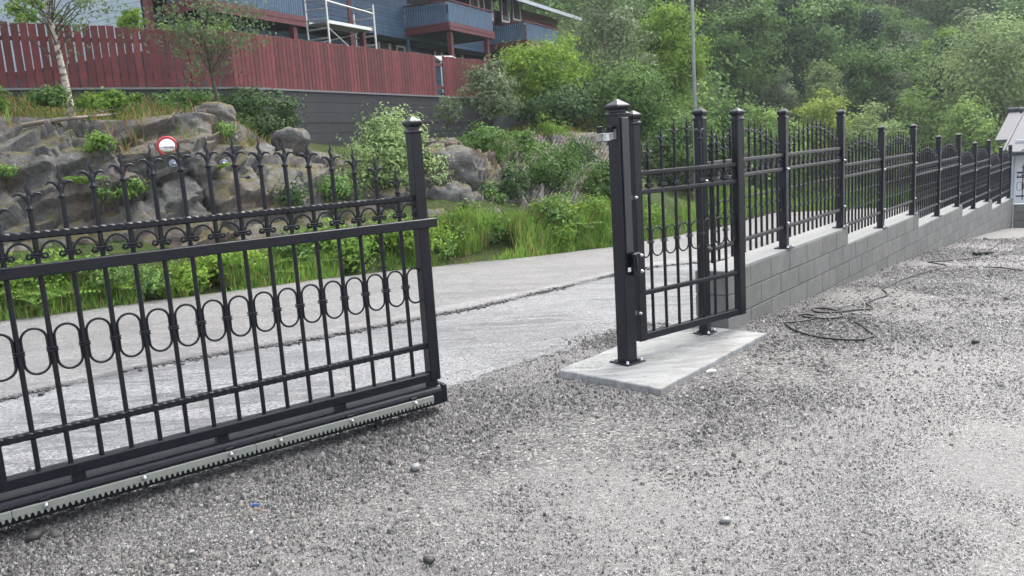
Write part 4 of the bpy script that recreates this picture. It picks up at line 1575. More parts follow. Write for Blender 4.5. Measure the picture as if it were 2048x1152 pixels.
def leaf_mesh(name, P, size, rng, rnd, upb=.35, asp=.55, droop=.25, axis_dir=None, out=None):
    n = len(P)
    nr = rand_unit(rng, n)
    if out is not None:
        nr = nr * .55 + out
        nr[:, 2] += upb
    else:
        nr[:, 2] = np.abs(nr[:, 2]) + upb
    nr /= np.linalg.norm(nr, axis=1, keepdims=True)
    d = rand_unit(rng, n) if axis_dir is None else axis_dir + rng.normal(size=(n, 3)) * .5
    d[:, 2] -= droop
    d = d - nr * (d * nr).sum(1, keepdims=True)
    d /= np.linalg.norm(d, axis=1, keepdims=True) + 1e-9
    sd = np.cross(nr, d)
    L = (size * rng.uniform(.65, 1.35, n))[:, None]
    w = L * asp * .5
    fold = nr * (L * .10)
    v = np.stack([P - d * L * .5, P + sd * w + fold, P + d * L * .5 - nr * L * .08, P - sd * w + fold], 1).reshape(-1, 3)
    f = np.arange(n * 4).reshape(n, 4)
    r4 = np.repeat(np.clip(rnd, 0, 1), 4)
    return np_mesh(name, v, f, {'rnd': ('FLOAT', r4)})


def crown_points(rng, nleaf, nclump, rad, cen, clump_r, shape='round', hollow=.45):
    """clump centres through the crown volume, leaves gaussian about them"""
    rad, cen = np.array(rad, float), np.array(cen, float)
    u = rand_unit(rng, nclump)
    if shape == 'cone':
        h = rng.uniform(0, 1, nclump) ** 1.25
        r_ = (1 - h) * .95 + .04
        th = rng.uniform(0, 2 * np.pi, nclump)
        rr = r_ * np.sqrt(rng.uniform(.25, 1, nclump))
        C = np.stack([rr * np.cos(th), rr * np.sin(th), h * 2 - 1], 1)
    else:
        r_ = (hollow + (1 - hollow) * rng.uniform(0, 1, nclump) ** .6) * (1 + .22 * rng.normal(size=nclump).clip(-1.2, 1.2))
        C = u * r_[:, None]
        if shape == 'birch':                       # narrower at the top
            k = 1 - .45 * np.clip(C[:, 2], -1, 1)
            C[:, 0] *= k
            C[:, 1] *= k
    C = C * rad + cen
    tone = rng.uniform(0, 1, nclump)
    w = rng.uniform(.5, 1.5, nclump)
    idx = rng.choice(nclump, nleaf, p=w / w.sum())
    cr_ = clump_r * rng.uniform(.6, 1.35, nclump)
    off = rng.normal(size=(nleaf, 3)) * cr_[idx][:, None] * np.array([1, 1, .62]) * .55
    P = C[idx] + off
    rnd = .5 * tone[idx] + .5 * rng.uniform(0, 1, nleaf)
    o1 = off / (np.linalg.norm(off, axis=1, keepdims=True) + 1e-9)
    o2 = (P - cen) / rad
    o2 /= np.linalg.norm(o2, axis=1, keepdims=True) + 1e-9
    return P, rnd, C, o1 * .55 + o2 * .5


def trunk_mb(rng, h, r0, lean, C, nlimb, bend=.03):
    mb = MB()
    pts, rs = [], []
    for k in range(9):
        t = k / 8
        pts.append((lean[0] * t + bend * h * math.sin(t * 5 + 1) * .3, lean[1] * t + bend * h * math.cos(t * 4) * .3 - bend * h * .3, h * t - (.25 if k == 0 else 0)))
        rs.append(r0 * (1.25 if k == 0 else 1) * (1 - .8 * t) + .004)
    mb.tube(pts, rs, 8)
    mb2 = MB()
    for i in range(nlimb):
        c = C[int(rng.integers(len(C)))]
        t = float(np.clip((c[2] / h) * .75 + rng.uniform(-.15, .05), .15, .95))
        j = min(int(t * 8), 7)
        f_ = t * 8 - j
        a = np.array(pts[j]) * (1 - f_) + np.array(pts[j + 1]) * f_
        m_ = (a + c) / 2 + np.array([0, 0, .06 * h * rng.uniform(0, 1)])
        r_ = r0 * (1 - .8 * t) * .34
        mb2.tube([tuple(a), tuple(m_), tuple(c)], [r_, r_ * .6, r_ * .18 + .002], 5)
    return mb, mb2


def tree(name, label, cat, loc, h, rad, cen_z, mat, nleaf, leaf, seed, group=None, shape='round', nclump=60, clump=None, bark='bark', r0=None, lean=(0, 0), nlimb=18, asp=.55, hollow=.4, droop=.25, upb=.35, rz=0, two=None):
    rng = np.random.default_rng(seed)
    root = thing(name, label, cat, tuple(loc), rz, group)
    cen = (lean[0] * .75, lean[1] * .75, cen_z)
    clump = clump or .32 * (rad[0] + rad[1]) / 2
    P, rnd, C, og = crown_points(rng, nleaf, nclump, rad, cen, clump, shape, hollow)
    P[:, 2] = np.maximum(P[:, 2], .03)
    th = min(h, cen_z + rad[2] * .75)
    tk, br_ = trunk_mb(rng, th, r0 or h * .016, lean, C, nlimb)
    tk.build('trunk', M[bark], root)
    o_ = br_.build('branches', M['bark'], root)
    o_['kind'] = 'stuff'
    obj('crown', leaf_mesh('crown', P, leaf, rng, rnd, upb, asp, droop, out=og), M[mat], root)
    return root


def copy_tree(root, loc, rz, scale, label=None):
    c = root.copy()
    COL.objects.link(c)
    c.location = loc
    c.rotation_euler = (0, 0, rz)
    c.scale = scale
    if label:
        c['label'] = label
    for ch_ in root.children:
        k = ch_.copy()
        COL.objects.link(k)
        k.parent = c
    return c


def shrub_at(name, label, px0, py0, px1, py1, Y, mat, nleaf, leaf, seed, cat='shrub', shape='round', depthk=.8, ground=None, **k):
    """a bush whose outline fills the photo box px0..px1, py0..py1 at distance Y"""
    a, b = at_depth((px0 + px1) / 2, py0, Y), at_depth((px0 + px1) / 2, py1, Y)
    wdt = (px1 - px0) / FPX * Y
    cx, cy = b[0], b[1]
    zb = b[2]
    zt = a[2]
    zg = min(zb, bank_z(cx, cy)) if ground is None else ground
    if zg < -5:
        zg = zb
    rz_ = (zt - zb) / 2
    return tree(name, label, cat, (cx, cy, zg - .03), zt - zg, (wdt / 2 * .92, wdt / 2 * depthk, rz_ * .92), (zt + zb) / 2 - zg, mat, nleaf, leaf, seed, shape=shape, **k)


# birches on the rock top
hb = cast_px(142, 238)
ba = Vector(hb[0]) if hb else Vector((-7.3, 14, 2.7))
tree('birch_tree', 'white-barked birch with dark lenticels on the rock top before the fence', 'tree', (ba.x, ba.y, ba.z - .05), 4.4, (1.3, 1.2, 1.1), 2.65, 'leaf_birch', 2600, .075, 11, bark='birch', r0=.075, lean=(-.16, .1), nclump=60, clump=.3, nlimb=30, hollow=.45, droop=.7)
hb = cast_px(433, 197)
bb_ = Vector(hb[0]) if hb else Vector((-5.8, 17, 3.2))
pbb = at_depth(433, 192, 16.4)
tree('birch_tree', 'slim brown-stemmed young birch at the corner of the rock top', 'tree', (pbb[0], pbb[1], bank_z(pbb[0], pbb[1]) - .05), 3.6, (1.15, 1.0, .85), 1.98, 'leaf_birch', 2300, .075, 12, bark='bark', r0=.05, lean=(-.1, .05), nclump=80, clump=.33, nlimb=30, hollow=.2, droop=.5)
# saplings behind the red fence
for k, (x0, y0, x1, y1, Y, lab) in enumerate(((20, -20, 100, 50, 19.5, 'leafy sapling behind the red fence by the birch trunk'), (243, 8, 292, 62, 20.5, 'thin sapling rising above the red fence before the pale gable'), (340, 38, 470, 78, 21.0, 'yellow-green sapling behind the fence below the young birch'))):
    shrub_at('sapling', lab, x0, y0, x1, y1, Y, 'leaf_bright', 700, .1, 30 + k, nclump=22, clump=.16, nlimb=8, r0=.015, ground=FENCE_Z)
# ivy mound and shrubs along the wall foot
shrub_at('ivy_mound', 'dense dark ivy mound hanging over the wall corner', 448, 172, 598, 312, 16.8, 'ivy', 9000, .07, 41, nclump=150, clump=.22, nlimb=10, hollow=.7, r0=.03)
shrub_at('willow_shrub', 'large pale willow shrub in front of the dark retaining wall', 705, 215, 870, 400, 15.6, 'leaf_willow', 7000, .085, 42, nclump=75, clump=.3, nlimb=26, r0=.03, asp=.42, droop=.1, shape='birch')
shrub_at('laurel_shrub', 'glossy mid-green shrub at the foot of the dark wall', 925, 248, 1034, 350, 19.5, 'leaf_mid', 4200, .085, 43, nclump=60, clump=.24, nlimb=14, r0=.02, asp=.42)
shrub_at('netted_shrub', 'loose green shrub growing through the rockfall net', 1045, 285, 1168, 392, 17.6, 'leaf_mid', 3600, .075, 44, nclump=52, clump=.24, nlimb=14, r0=.02)
shrub_at('roadside_shrub', 'green shrub on the net beside the latch post', 1168, 300, 1250, 410, 18.5, 'leaf_mid', 3600, .075, 45, nclump=50, clump=.24, nlimb=12, r0=.02)
shrub_at('wall_shrub', 'sparse pale twiggy shrub against the dark wall face', 865, 185, 935, 250, 23.5, 'leaf_grey', 700, .09, 46, nclump=30, clump=.18, nlimb=16, r0=.012)
shrub_at('rowan_tree', 'loose pale-leaved rowan overhanging the fence end', 930, 95, 1045, 255, 24.5, 'leaf_grey', 2600, .12, 47, cat='tree', nclump=70, clump=.26, nlimb=26, r0=.04)
BRUSH = ((1030, 255, 1090, 320, 20.5, 1500, 'leafy bush on the bank right of the laurel'), (1120, 270, 1190, 330, 20.5, 1600, 'green bush in the upper part of the netted slope'), (1150, 380, 1225, 445, 17.2, 1500, 'dense weeds at the slope foot by the latch post'), (1235, 330, 1300, 440, 19.5, 2000, 'roadside bush behind the latch post'), (1000, 330, 1060, 420, 16.4, 1500, 'bushy weeds on the stony slope left of the net'), (1085, 395, 1150, 450, 16.2, 1300, 'low bramble at the foot of the netted slope'), (905, 395, 965, 455, 14.9, 1200, 'bramble in front of the reddish rock'), (1195, 245, 1260, 320, 24, 1300, 'bush at the top of the netted slope'), (1075, 225, 1150, 290, 24, 1500, 'tall weeds at the top of the stony slope'), (640, 330, 720, 430, 14.2, 1500, 'leafy bramble on the rock left of the willow shrub'), (560, 350, 610, 430, 13.4, 700, 'small bush in a rock cleft below the ivy'))
for k, (x0, y0, x1, y1, Y, n_, lab) in enumerate(BRUSH):
    shrub_at('bramble_bush', lab, x0, y0, x1, y1, Y, ('leaf_mid', 'leaf_dark', 'fernm')[k % 3], n_, .07, 560 + k, nclump=34, clump=.2, nlimb=12, r0=.01, hollow=.25)
for k, (x0, y0, x1, y1, Y, n_, lab) in enumerate(((-30, 165, 14, 232, 15.0, 600, 'nettle clump at the wall foot left of the white birch'), (70, 168, 134, 216, 15.2, 1000, 'leafy nettle bush at the wall foot beside the white birch'), (160, 178, 290, 222, 15.8, 1500, 'low straggling plants between the two birches'), (300, 180, 440, 214, 16.6, 900, 'sparse weeds under the young birch'), (840, 290, 905, 370, 16.0, 900, 'leafy plants beside the big boulder'), (955, 355, 1010, 430, 16.0, 700, 'thin weeds on the stony slope below the laurel'), (500, 300, 545, 340, 14.6, 400, 'small weed under the ivy mound'))):
    shrub_at('weed_clump', lab, x0, y0, x1, y1, Y, 'leaf_mid' if k % 2 else 'fernm', n_, .075, 60 + k, cat='weeds', nclump=26, clump=.16, nlimb=10, r0=.008, hollow=.2)

def verge_mark(x):
    return ('below the white birch' if x < 210 else 'below the traffic mirror' if x < 400 else 'below the ivy mound' if x < 610 else 'below the pale willow shrub' if x < 850 else 'beside the big mossy boulder' if x < 985 else 'below the netted slope' if x < 1200 else 'behind the latch post')


WEED = []
for k in range(3):
    t = tree('verge_weed', 'leafy broad-leaved weed on the grass verge below the rock', 'weeds', (0, 0, -50), .5, (.26, .26, .2), .24, ('fernm', 'leaf_mid', 'leaf_bright')[k], 620, .052, 500 + k, 'weeds on the grass verge', nclump=22, clump=.12, nlimb=8, r0=.006, hollow=.2)
    WEED.append(t)
used = [False] * 3
for k in range(58):
    x = R.choice((R.uniform(0, 700), R.uniform(560, 860), R.uniform(850, 1250), R.uniform(1090, 1290)))
    L_ = loft([u_of(x)], 0, 2, 12)[0]
    p = L_[R.choice((4, 6, 7, 8, 9, 10, 11))]
    i = R.randrange(3)
    sc_ = R.uniform(.7, 1.5)
    lc = (p[0], p[1], max(p[2], bank_z(p[0], p[1])) - .03)
    wl_ = '%s weed on the grass verge %s' % (('pale broad-leaved', 'dark green leafy', 'bright lime green')[i], verge_mark(x))
    if not used[i]:
        used[i] = True
        WEED[i].location = lc
        WEED[i].scale = (sc_,) * 3
        WEED[i]['label'] = wl_
    else:
        copy_tree(WEED[i], lc, R.uniform(0, 6), (sc_,) * 3, wl_)

# trees at the end of the red fence
def px_tree(name, label, x0, y0, x1, y1, Y, mat, nleaf, leaf, seed, group=None, ztop=None, **k):
    t = at_depth((x0 + x1) / 2, y0, Y)
    b = at_depth((x0 + x1) / 2, y1, Y)
    zg = terrain_z(t[0], t[1])
    zb = max(b[2], zg + .1)
    w_ = (x1 - x0) / FPX * Y
    return tree(name, label, 'tree', (t[0], t[1], zg - .1), t[2] - zg, (w_ / 2 * .9, w_ / 2 * .9, (t[2] - zb) / 2 * .95), (t[2] + zb) / 2 - zg, mat, nleaf, leaf, seed, group, **k)


px_tree('hedge_bush', 'bright lime green rounded bush beside the end of the blue house', 1000, 72, 1165, 215, 29.5, 'leaf_bright', 9000, .12, 71, nclump=110, clump=.5, hollow=.6)
px_tree('dark_bush', 'dark evergreen bush under the lime green bush', 1040, 170, 1200, 285, 28.0, 'leaf_dark', 6500, .12, 72, nclump=80, clump=.5)
px_tree('grey_birch', 'tall grey-green birch beyond the end of the blue house', 1120, -60, 1290, 230, 33.0, 'leaf_grey', 11000, .13, 73, nclump=120, clump=.55, shape='birch', bark='birch')
px_tree('maple_tree', 'bright green maple behind the lamp pole', 1255, 0, 1405, 215, 38.0, 'leaf_bright', 9500, .17, 74, nclump=95, clump=.6)
px_tree('dark_thicket', 'dark green leafy tree behind the pedestrian gate', 1180, 120, 1340, 350, 29.0, 'leaf_mid', 10500, .13, 75, nclump=110, clump=.6)
px_tree('hazel_bush', 'mid-green hazel bush behind the gate leaf at the road edge', 1290, 200, 1425, 420, 27.0, 'leaf_mid', 9000, .12, 76, nclump=90, clump=.5)
px_tree('alder_tree', 'dull green alder between maple and birch', 1200, -40, 1330, 160, 44.0, 'leaf_mid', 8500, .18, 77, nclump=90, clump=.7)
px_tree('elder_bush', 'pale green elder bush right of the lamp pole behind the fence', 1395, 205, 1480, 420, 36.0, 'leaf_mid', 6500, .15, 78, nclump=70, clump=.6)

# row of broadleaves beyond the block wall
ROW = [
    ('yellow_bush', 'yellow-green bush behind the second fence panel', 1590, 190, 1705, 330, 50, 'leaf_yellow', 7500, .2),
    ('pale_birch', 'pale young birch with pointed top above the yellow bush', 1600, 118, 1690, 260, 56, 'leaf_willow', 6500, .2),
    ('hazel_tree', 'low green tree behind the first wall panel', 1470, 205, 1610, 400, 46, 'leaf_fresh', 9000, .2),
    ('silver_birch', 'greyish birch with bare pinkish twigs in its crown', 1720, 95, 1815, 290, 58, 'leaf_grey', 7500, .2),
    ('green_alder', 'broad green alder behind the middle fence panels', 1780, 165, 1910, 345, 54, 'leaf_fresh', 9000, .22),
    ('lime_maple', 'light green maple standing above the alder', 1835, 52, 1935, 215, 66, 'leaf_bright', 8000, .25),
    ('willow_tree', 'large pale willow above the small white house', 1890, 20, 2130, 260, 52, 'leaf_willow', 14000, .22),
    ('green_bush', 'dense green bush behind the far fence posts', 1880, 200, 2010, 345, 48, 'leaf_fresh', 8000, .19),
    ('willow_bush', 'greyish willow bush between alder and far fence', 1680, 220, 1800, 370, 48, 'leaf_willow', 8000, .19),
    ('tall_ash', 'tall ash behind the white house roof', 2000, -40, 2180, 230, 62, 'leaf_mid', 10000, .24),
]
for k, (nm_, lab, x0, y0, x1, y1, Y, mt, nl, lf) in enumerate(ROW):
    px_tree(nm_, lab, x0, y0, x1, y1, Y, mt, nl, lf, 90 + k, 'broadleaf trees beyond the block wall', nclump=80, clump=.16 * (x1 - x0) / FPX * Y, hollow=.45, shape='birch' if 'birch' in nm_ else 'round', bark='birch' if 'birch' in nm_ else 'bark')

# wooded hillside: a few kinds, each tree its own object
PROTO = {}


def hill_tree(kind, x, Y, h, seed):
    d = ray(x, 300)
    X = d[0] / d[1] * Y
    zg = terrain_z(X, Y)
    mark = min(((1100, 'end of the blue house'), (1205, 'tall grey-green birch'), (1330, 'bright maple'), (1405, 'lamp pole'), (1540, 'low green tree'), (1650, 'yellow-green bush'), (1767, 'birch with pinkish twigs'), (1845, 'broad green alder'), (1905, 'light green maple'), (2010, 'large pale willow')), key=lambda m_: abs(m_[0] - x))[1]
    lev = 'at the foot of' if Y < 80 else ('low on' if Y < 113 else ('half way up' if Y < 140 else 'high on'))
    sz_ = 'tall ' if h > 13 else ('small ' if h < 8.5 else '')
    labs = {k_: '%s%s %s the hillside behind the %s' % (sz_, w_, lev, mark) for k_, w_ in (('spruce', 'dark spruce'), ('pine', 'dull green pine'), ('alder', 'mid-green leafy tree'), ('birch', 'pale grey-green birch'))}
    if kind not in PROTO:
        g = 'trees on the wooded hillside'
        if kind == 'spruce':
            t = tree('spruce_tree', labs[kind], 'tree', (X, Y, zg - .3), 12, (2.3, 2.3, 5.6), 6.3, 'needle', 9000, .42, 201, g, shape='cone', nclump=150, clump=.75, nlimb=40, r0=.2, asp=.3, droop=.7)
        elif kind == 'pine':
            t = tree('pine_tree', labs[kind], 'tree', (X, Y, zg - .3), 12, (2.8, 2.8, 4.2), 7.6, 'leaf_dark', 9000, .36, 202, g, nclump=85, clump=1.0, nlimb=30, r0=.2, hollow=.35)
        elif kind == 'alder':
            t = tree('alder_tree', labs[kind], 'tree', (X, Y, zg - .3), 12, (3.4, 3.4, 4.6), 7.0, 'leaf_mid', 10000, .34, 203, g, nclump=95, clump=1.15, nlimb=30, r0=.2, hollow=.4)
        else:
            t = tree('birch_tree', labs[kind], 'tree', (X, Y, zg - .3), 12, (2.5, 2.5, 5.0), 6.8, 'leaf_grey', 8500, .32, 204, g, shape='birch', nclump=85, clump=.95, nlimb=30, r0=.16, bark='birch')
        PROTO[kind] = t
        t.scale = (h / 12,) * 3
        return t
    s_ = h / 12
    k = R.uniform(.85, 1.2)
    return copy_tree(PROTO[kind], (X, Y, zg - .3), R.uniform(0, 6.28), (s_ * k, s_ * k, s_), labs[kind])


for Y0, dx, hh, x_lo in ((58, 75, 8, 1400), (66, 70, 9, 1380), (74, 70, 10.5, 1150), (88, 66, 11, 1000), (104, 58, 12, 1000), (122, 50, 12, 980), (142, 46, 13, 980), (166, 44, 14, 980), (188, 46, 15, 1300), (206, 44, 16, 1500)):
    x = x_lo + R.uniform(0, 40)
    while x < 2120:
        kd = R.choices(('spruce', 'pine', 'alder', 'birch'), (.32, .28, .25, .15) if Y0 > 90 else (.12, .3, .38, .2))[0]
        hill_tree(kd, x, Y0 + R.uniform(-7, 7), hh * R.uniform(.72, 1.25), 0)
        x += dx * R.uniform(.7, 1.3)

for kd, x, Y, h_ in (('pine', 1884, 93, 12.5), ('alder', 1908, 97, 12), ('spruce', 1866, 99, 14), ('alder', 1930, 101, 13), ('birch', 1895, 104, 12.8), ('alder', 1925, 86, 12), ('pine', 1948, 94, 13), ('spruce', 1965, 108, 14), ('alder', 1940, 118, 13), ('pine', 1915, 128, 13), ('alder', 1955, 136, 13.5), ('spruce', 1930, 148, 14), ('alder', 1975, 124, 12.5)):
    hill_tree(kd, x, Y, h_, 0)

# undergrowth that covers the forest floor
rng = np.random.default_rng(77)
nu = 6500
uxx = rng.uniform(930, 2250, nu)
uY = 38 + 185 * rng.uniform(0, 1, nu) ** 1.1
UP = []
for x, Y in zip(uxx, uY):
    if x < 1250 and Y < 60:
        continue
    d = ray(x, 300)
    X = d[0] / d[1] * Y
    z = terrain_z(X, Y, None, -99)
    if z > -1.5:
        UP.append((X, Y, z))
UP = np.array(UP)
k_ = 11
Pu = np.repeat(UP, k_, 0)
of = rng.normal(size=(len(Pu), 3)) * np.array([.8, .8, .5])
of[:, 2] = np.abs(of[:, 2]) + .1
tn_ = np.repeat(rng.uniform(0, 1, len(UP)), k_)
o_ = of / np.linalg.norm(of, axis=1, keepdims=True)
tag(obj('undergrowth', leaf_mesh('undergrowth', Pu + of, .42, rng, .5 * tn_ + .4 * rng.uniform(0, 1, len(Pu)), .4, .6, .2, out=o_), M['leaf_mid']), 'green undergrowth covering the floor of the wooded hillside', 'undergrowth', kind='stuff')

# ferns
def frond_mesh(seed, L=.55):
    rng = np.random.default_rng(seed)
    vs, fs, rr_ = [], [], []
    el = rng.uniform(.75, 1.2)
    N_ = 17
    rach, dirs = [], []
    for i in range(N_ + 1):
        t = i / N_
        rach.append(np.array([L * (math.cos(el) * t + .35 * t * t), 0, L * (math.sin(el) * t - .62 * t * t)]))
    for i, p in enumerate(rach):
        hw = .004 * (1 - .8 * i / N_)
        vs += [p + np.array([0, -hw, 0]), p + np.array([0, hw, 0])]
        rr_ += [.2, .2]
    for i in range(N_):
        fs.append((i * 2, i * 2 + 1, i * 2 + 3, i * 2 + 2))
    for i in range(2, N_):
        t = i / N_
        d = (rach[i + 1] - rach[i - 1])
        d /= np.linalg.norm(d)
        wl_ = L * .26 * math.sin(math.pi * min(1, t * .9 + .1)) * rng.uniform(.85, 1.15) + .008
        for sg in (-1, 1):
            p = rach[i]
            tip = p + np.array([0, sg, 0]) * wl_ + d * wl_ * .35 + np.array([0, 0, -wl_ * .2])
            b = len(vs)
            vs += [p + (tip - p) * .5 + d * L * .024, tip, p + (tip - p) * .5 - d * L * .02]
            r0_ = rng.uniform(.25, 1)
            rr_ += [r0_] * 3
            fs.append((i * 2 + (sg > 0), b, b + 1, b + 2))
    return np_mesh('frond', vs, fs, {'rnd': ('FLOAT', rr_)})


FROND = [frond_mesh(300 + k) for k in range(6)]


def fern(loc, s_, label, group=None):
    t = thing('fern', label, 'fern', loc, R.uniform(0, 6), group, scale=(s_,) * 3)
    nf = R.randint(9, 13)
    for k in range(nf):
        obj('frond', FROND[R.randrange(6)], M['fernm'], t, (0, 0, 0), 2 * math.pi * k / nf + R.uniform(-.25, .25), scale=R.uniform(.75, 1.2))
    return t


for k, (x, y, s_, lab) in enumerate([(165, 372, .8, 'bright fern on the rock ledge left of the mirror'), (432, 345, .75, 'fern on the rock face right of the mirror'), (1150, 462, 1.3, 'tall pale fern at the road bank near the latch post')]):
    h = cast_px(x, y)
    if h:
        fern(tuple(h[0]), s_, lab)
for k in range(34):
    x = R.choice((R.uniform(-40, 130), R.uniform(-30, 110), R.uniform(500, 700), R.uniform(540, 690), R.uniform(540, 690), R.uniform(150, 480)))
    p = loft([u_of(x)], 0, 2, 12)[0][R.choice((6, 7, 8, 9, 10, 11))]
    zz = max(bank_z(p[0], p[1]), p[2])
    fern((p[0], p[1], min(zz, p[2] + .35) - .02), R.uniform(.7, 1.25), '%s green fern on the grass verge %s' % (R.choice(('small', 'spreading', 'upright')), verge_mark(x)), 'ferns on the verge below the rock')

# grass: verge, ledges, dry tufts
def grass_obj(name, label, P, Hh, mat, rng, width=.011, spread=.5):
    n = len(P)
    az = rng.uniform(0, 2 * np.pi, n)
    out = np.stack([np.cos(az), np.sin(az), np.zeros(n)], 1)
    sd = np.stack([-np.sin(az), np.cos(az), np.zeros(n)], 1)
    az2 = rng.uniform(0, 2 * np.pi, n)
    sd = np.stack([np.cos(az2), np.sin(az2), np.zeros(n)], 1)
    Hc = Hh[:, None]
    ln = rng.uniform(.1, spread, n)[:, None]
    w = width * rng.uniform(.7, 1.4, n)[:, None]
    m_ = P + np.array([0, 0, 1]) * Hc * .6 + out * Hc * ln * .35
    t_ = P + np.array([0, 0, 1]) * Hc * (1 - .25 * ln) + out * Hc * ln
    v = np.stack([P - sd * w * .6, P + sd * w * .6, m_ + sd * w * .5, m_ - sd * w * .5, t_], 1).reshape(-1, 3)
    b = np.arange(n)[:, None] * 5
    f = np.concatenate([b + [0, 1, 2], b + [0, 2, 3], b + [3, 2, 4]], 0)
    patch = np.array([noise.noise(Vector((p[0] * .9, p[1] * .9, 7))) + .6 * noise.noise(Vector((p[0] * 3.1, p[1] * 3.1, 2))) for p in P])
    rnd = np.repeat(np.clip(.45 + .55 * patch + rng.uniform(-.35, .35, n), 0, 1), 5)
    return tag(obj(name, np_mesh(name, v, f, {'rnd': ('FLOAT', rnd)}), M[mat]), label, 'grass', kind='stuff')


rng = np.random.default_rng(5)
def verge_pts(px0, px1, n, v0, v1, r1=2):
    us = np.sort(rng.uniform(u_of(px0), u_of(px1), n // 40))
    L = loft(us, 0, r1, 30)
    i = rng.integers(0, len(us), n)
    v = rng.uniform(v0, v1, n) * 29
    j = np.minimum(v.astype(int), 28)
    fr = (v - j)[:, None]
    P = L[i, j] * (1 - fr) + L[i, j + 1] * fr
    P[:, :2] += rng.normal(size=(n, 2)) * .05
    return P, v / 29


P1_, v1_ = verge_pts(820, 1440, 21000, .06, 1.0, 2)
P2_, v2_ = verge_pts(-100, 820, 15000, .10, 1.0, 2)
P_ = np.concatenate([P1_, P2_])
vv = np.concatenate([v1_, v2_])
edge_ = np.clip((vv - .08) / .35, 0, 1)
H_ = np.concatenate([rng.uniform(.16, .5, len(P1_)), rng.uniform(.1, .36, len(P2_))]) * (.35 + .65 * edge_)
H_ *= np.array([1 + .55 * noise.noise(Vector((p[0] * 1.3, p[1] * 1.3, 5))) for p in P_])
thin = np.array([noise.noise(Vector((p[0] * 1.1, p[1] * 1.1, 9))) for p in P_]) > -.22
P_, H_ = P_[thin], H_[thin]
grass_obj('verge_grass', 'tall bright green grass along the far road edge', P_, H_, 'grass', rng)
ds_ = rng.uniform(size=len(P_)) < .10
grass_obj('verge_stalks', 'dry straw stalks standing in the verge grass', P_[ds_] + rng.normal(size=(ds_.sum(), 3)) * np.array([.06, .06, 0]), H_[ds_] * 1.15, 'drygrass', rng, .008, .7)
P3_, v3_ = verge_pts(1409, 1900, 9000, .05, 1.0, 3)
grass_obj('far_grass', 'rough grass on the far bank beyond the iron fence', P3_, rng.uniform(.3, .8, len(P3_)), 'grass', rng, .03)
# tufts on the flat ledges and on the terrace
up = np.array([p for p in ROCKV[::3]])
sel = []
fr_n = rock_me
nrmz = np.zeros(len(rock_me.vertices))
buf = np.zeros(len(rock_me.vertices) * 3, dtype=np.float32)
rock_me.vertices.foreach_get('normal', buf)
nrmz = buf.reshape(-1, 3)[:, 2]
cand = np.where(nrmz > .62)[0]
pick = rng.choice(cand, min(2600, len(cand)), replace=False)
LED = []
for k in range(2):
    LED.append(tree('ledge_plant', 'x', 'weeds', (0, 0, -50), .35, (.2, .16, .13), .15, ('fernm', 'leaf_mid')[k], 330, .05, 520 + k, 'plants on the rock ledges', nclump=16, clump=.1, nlimb=6, r0=.004, hollow=.2))
c2_ = cand[(ROCKV[cand][:, 2] > .5) & (ROCKV[cand][:, 0] < -1.5)]
MX = np.array(mir.location)
for k in range(18):
    p = ROCKV[int(rng.choice(c2_))]
    while np.linalg.norm(p - MX) < .75 or (abs(p[0] / p[1] - MX[0] / MX[1]) < .035 and p[2] < MX[2] + .2 and p[2] > MX[2] - .9):
        p = ROCKV[int(rng.choice(c2_))]
    pxx = 1024 + FPX * p[0] / p[1]
    lb = '%s plant on a rock ledge %s' % (('pale feathery', 'dark leafy')[k % 2], verge_mark(pxx).replace('below', 'above the verge below') if False else ('left of the traffic mirror' if pxx < 330 else 'right of the traffic mirror' if pxx < 520 else 'near the ivy mound'))
    sc_ = rng.uniform(.5, 1.15)
    if k < 2:
        LED[k].location, LED[k].scale = tuple(p), (sc_,) * 3
        LED[k]['label'] = lb
    else:
        copy_tree(LED[k % 2], tuple(p), rng.uniform(0, 6), (sc_,) * 3, lb)
P4 = np.repeat(ROCKV[pick], 6, 0) + rng.normal(size=(len(pick) * 6, 3)) * np.array([.05, .05, .01])
msk = rng.uniform(size=len(P4)) < .55
grass_obj('dry_grass_tufts', 'brown and green grass tufts on the rock ledges', P4[msk], rng.uniform(.08, .26, msk.sum()), 'drygrass', rng, .010, .9)
grass_obj('ledge_grass', 'short green grass on the rock ledges', P4[~msk], rng.uniform(.06, .2, (~msk).sum()), 'grass', rng, .010, .9)
us = np.concatenate([rng.uniform(u_of(-100), u_of(500), 330), rng.uniform(u_of(985), u_of(1200), 170)])
L = loft(us, 6, 7, 24)
P5 = L.reshape(-1, 3)
P5 = P5[rng.choice(len(P5), 5000)] + rng.normal(size=(5000, 3)) * np.array([.25, .25, 0])
P5[:, 2] = [bank_z(p[0], p[1]) for p in P5]
P5 = P5[P5[:, 2] > -5]
P5 = np.repeat(P5, 3, 0) + rng.normal(size=(len(P5) * 3, 3)) * np.array([.05, .05, 0])
k_ = rng.uniform(size=len(P5)) < .6
grass_obj('terrace_dry_grass', 'dry brown grass on top of the rock by the birches', P5[k_], rng.uniform(.08, .3, k_.sum()), 'drygrass', rng, .012, 1.0)
grass_obj('terrace_grass', 'green weeds and grass at the foot of the retaining wall', P5[~k_], rng.uniform(.08, .35, (~k_).sum()), 'grass', rng, .012, .8)

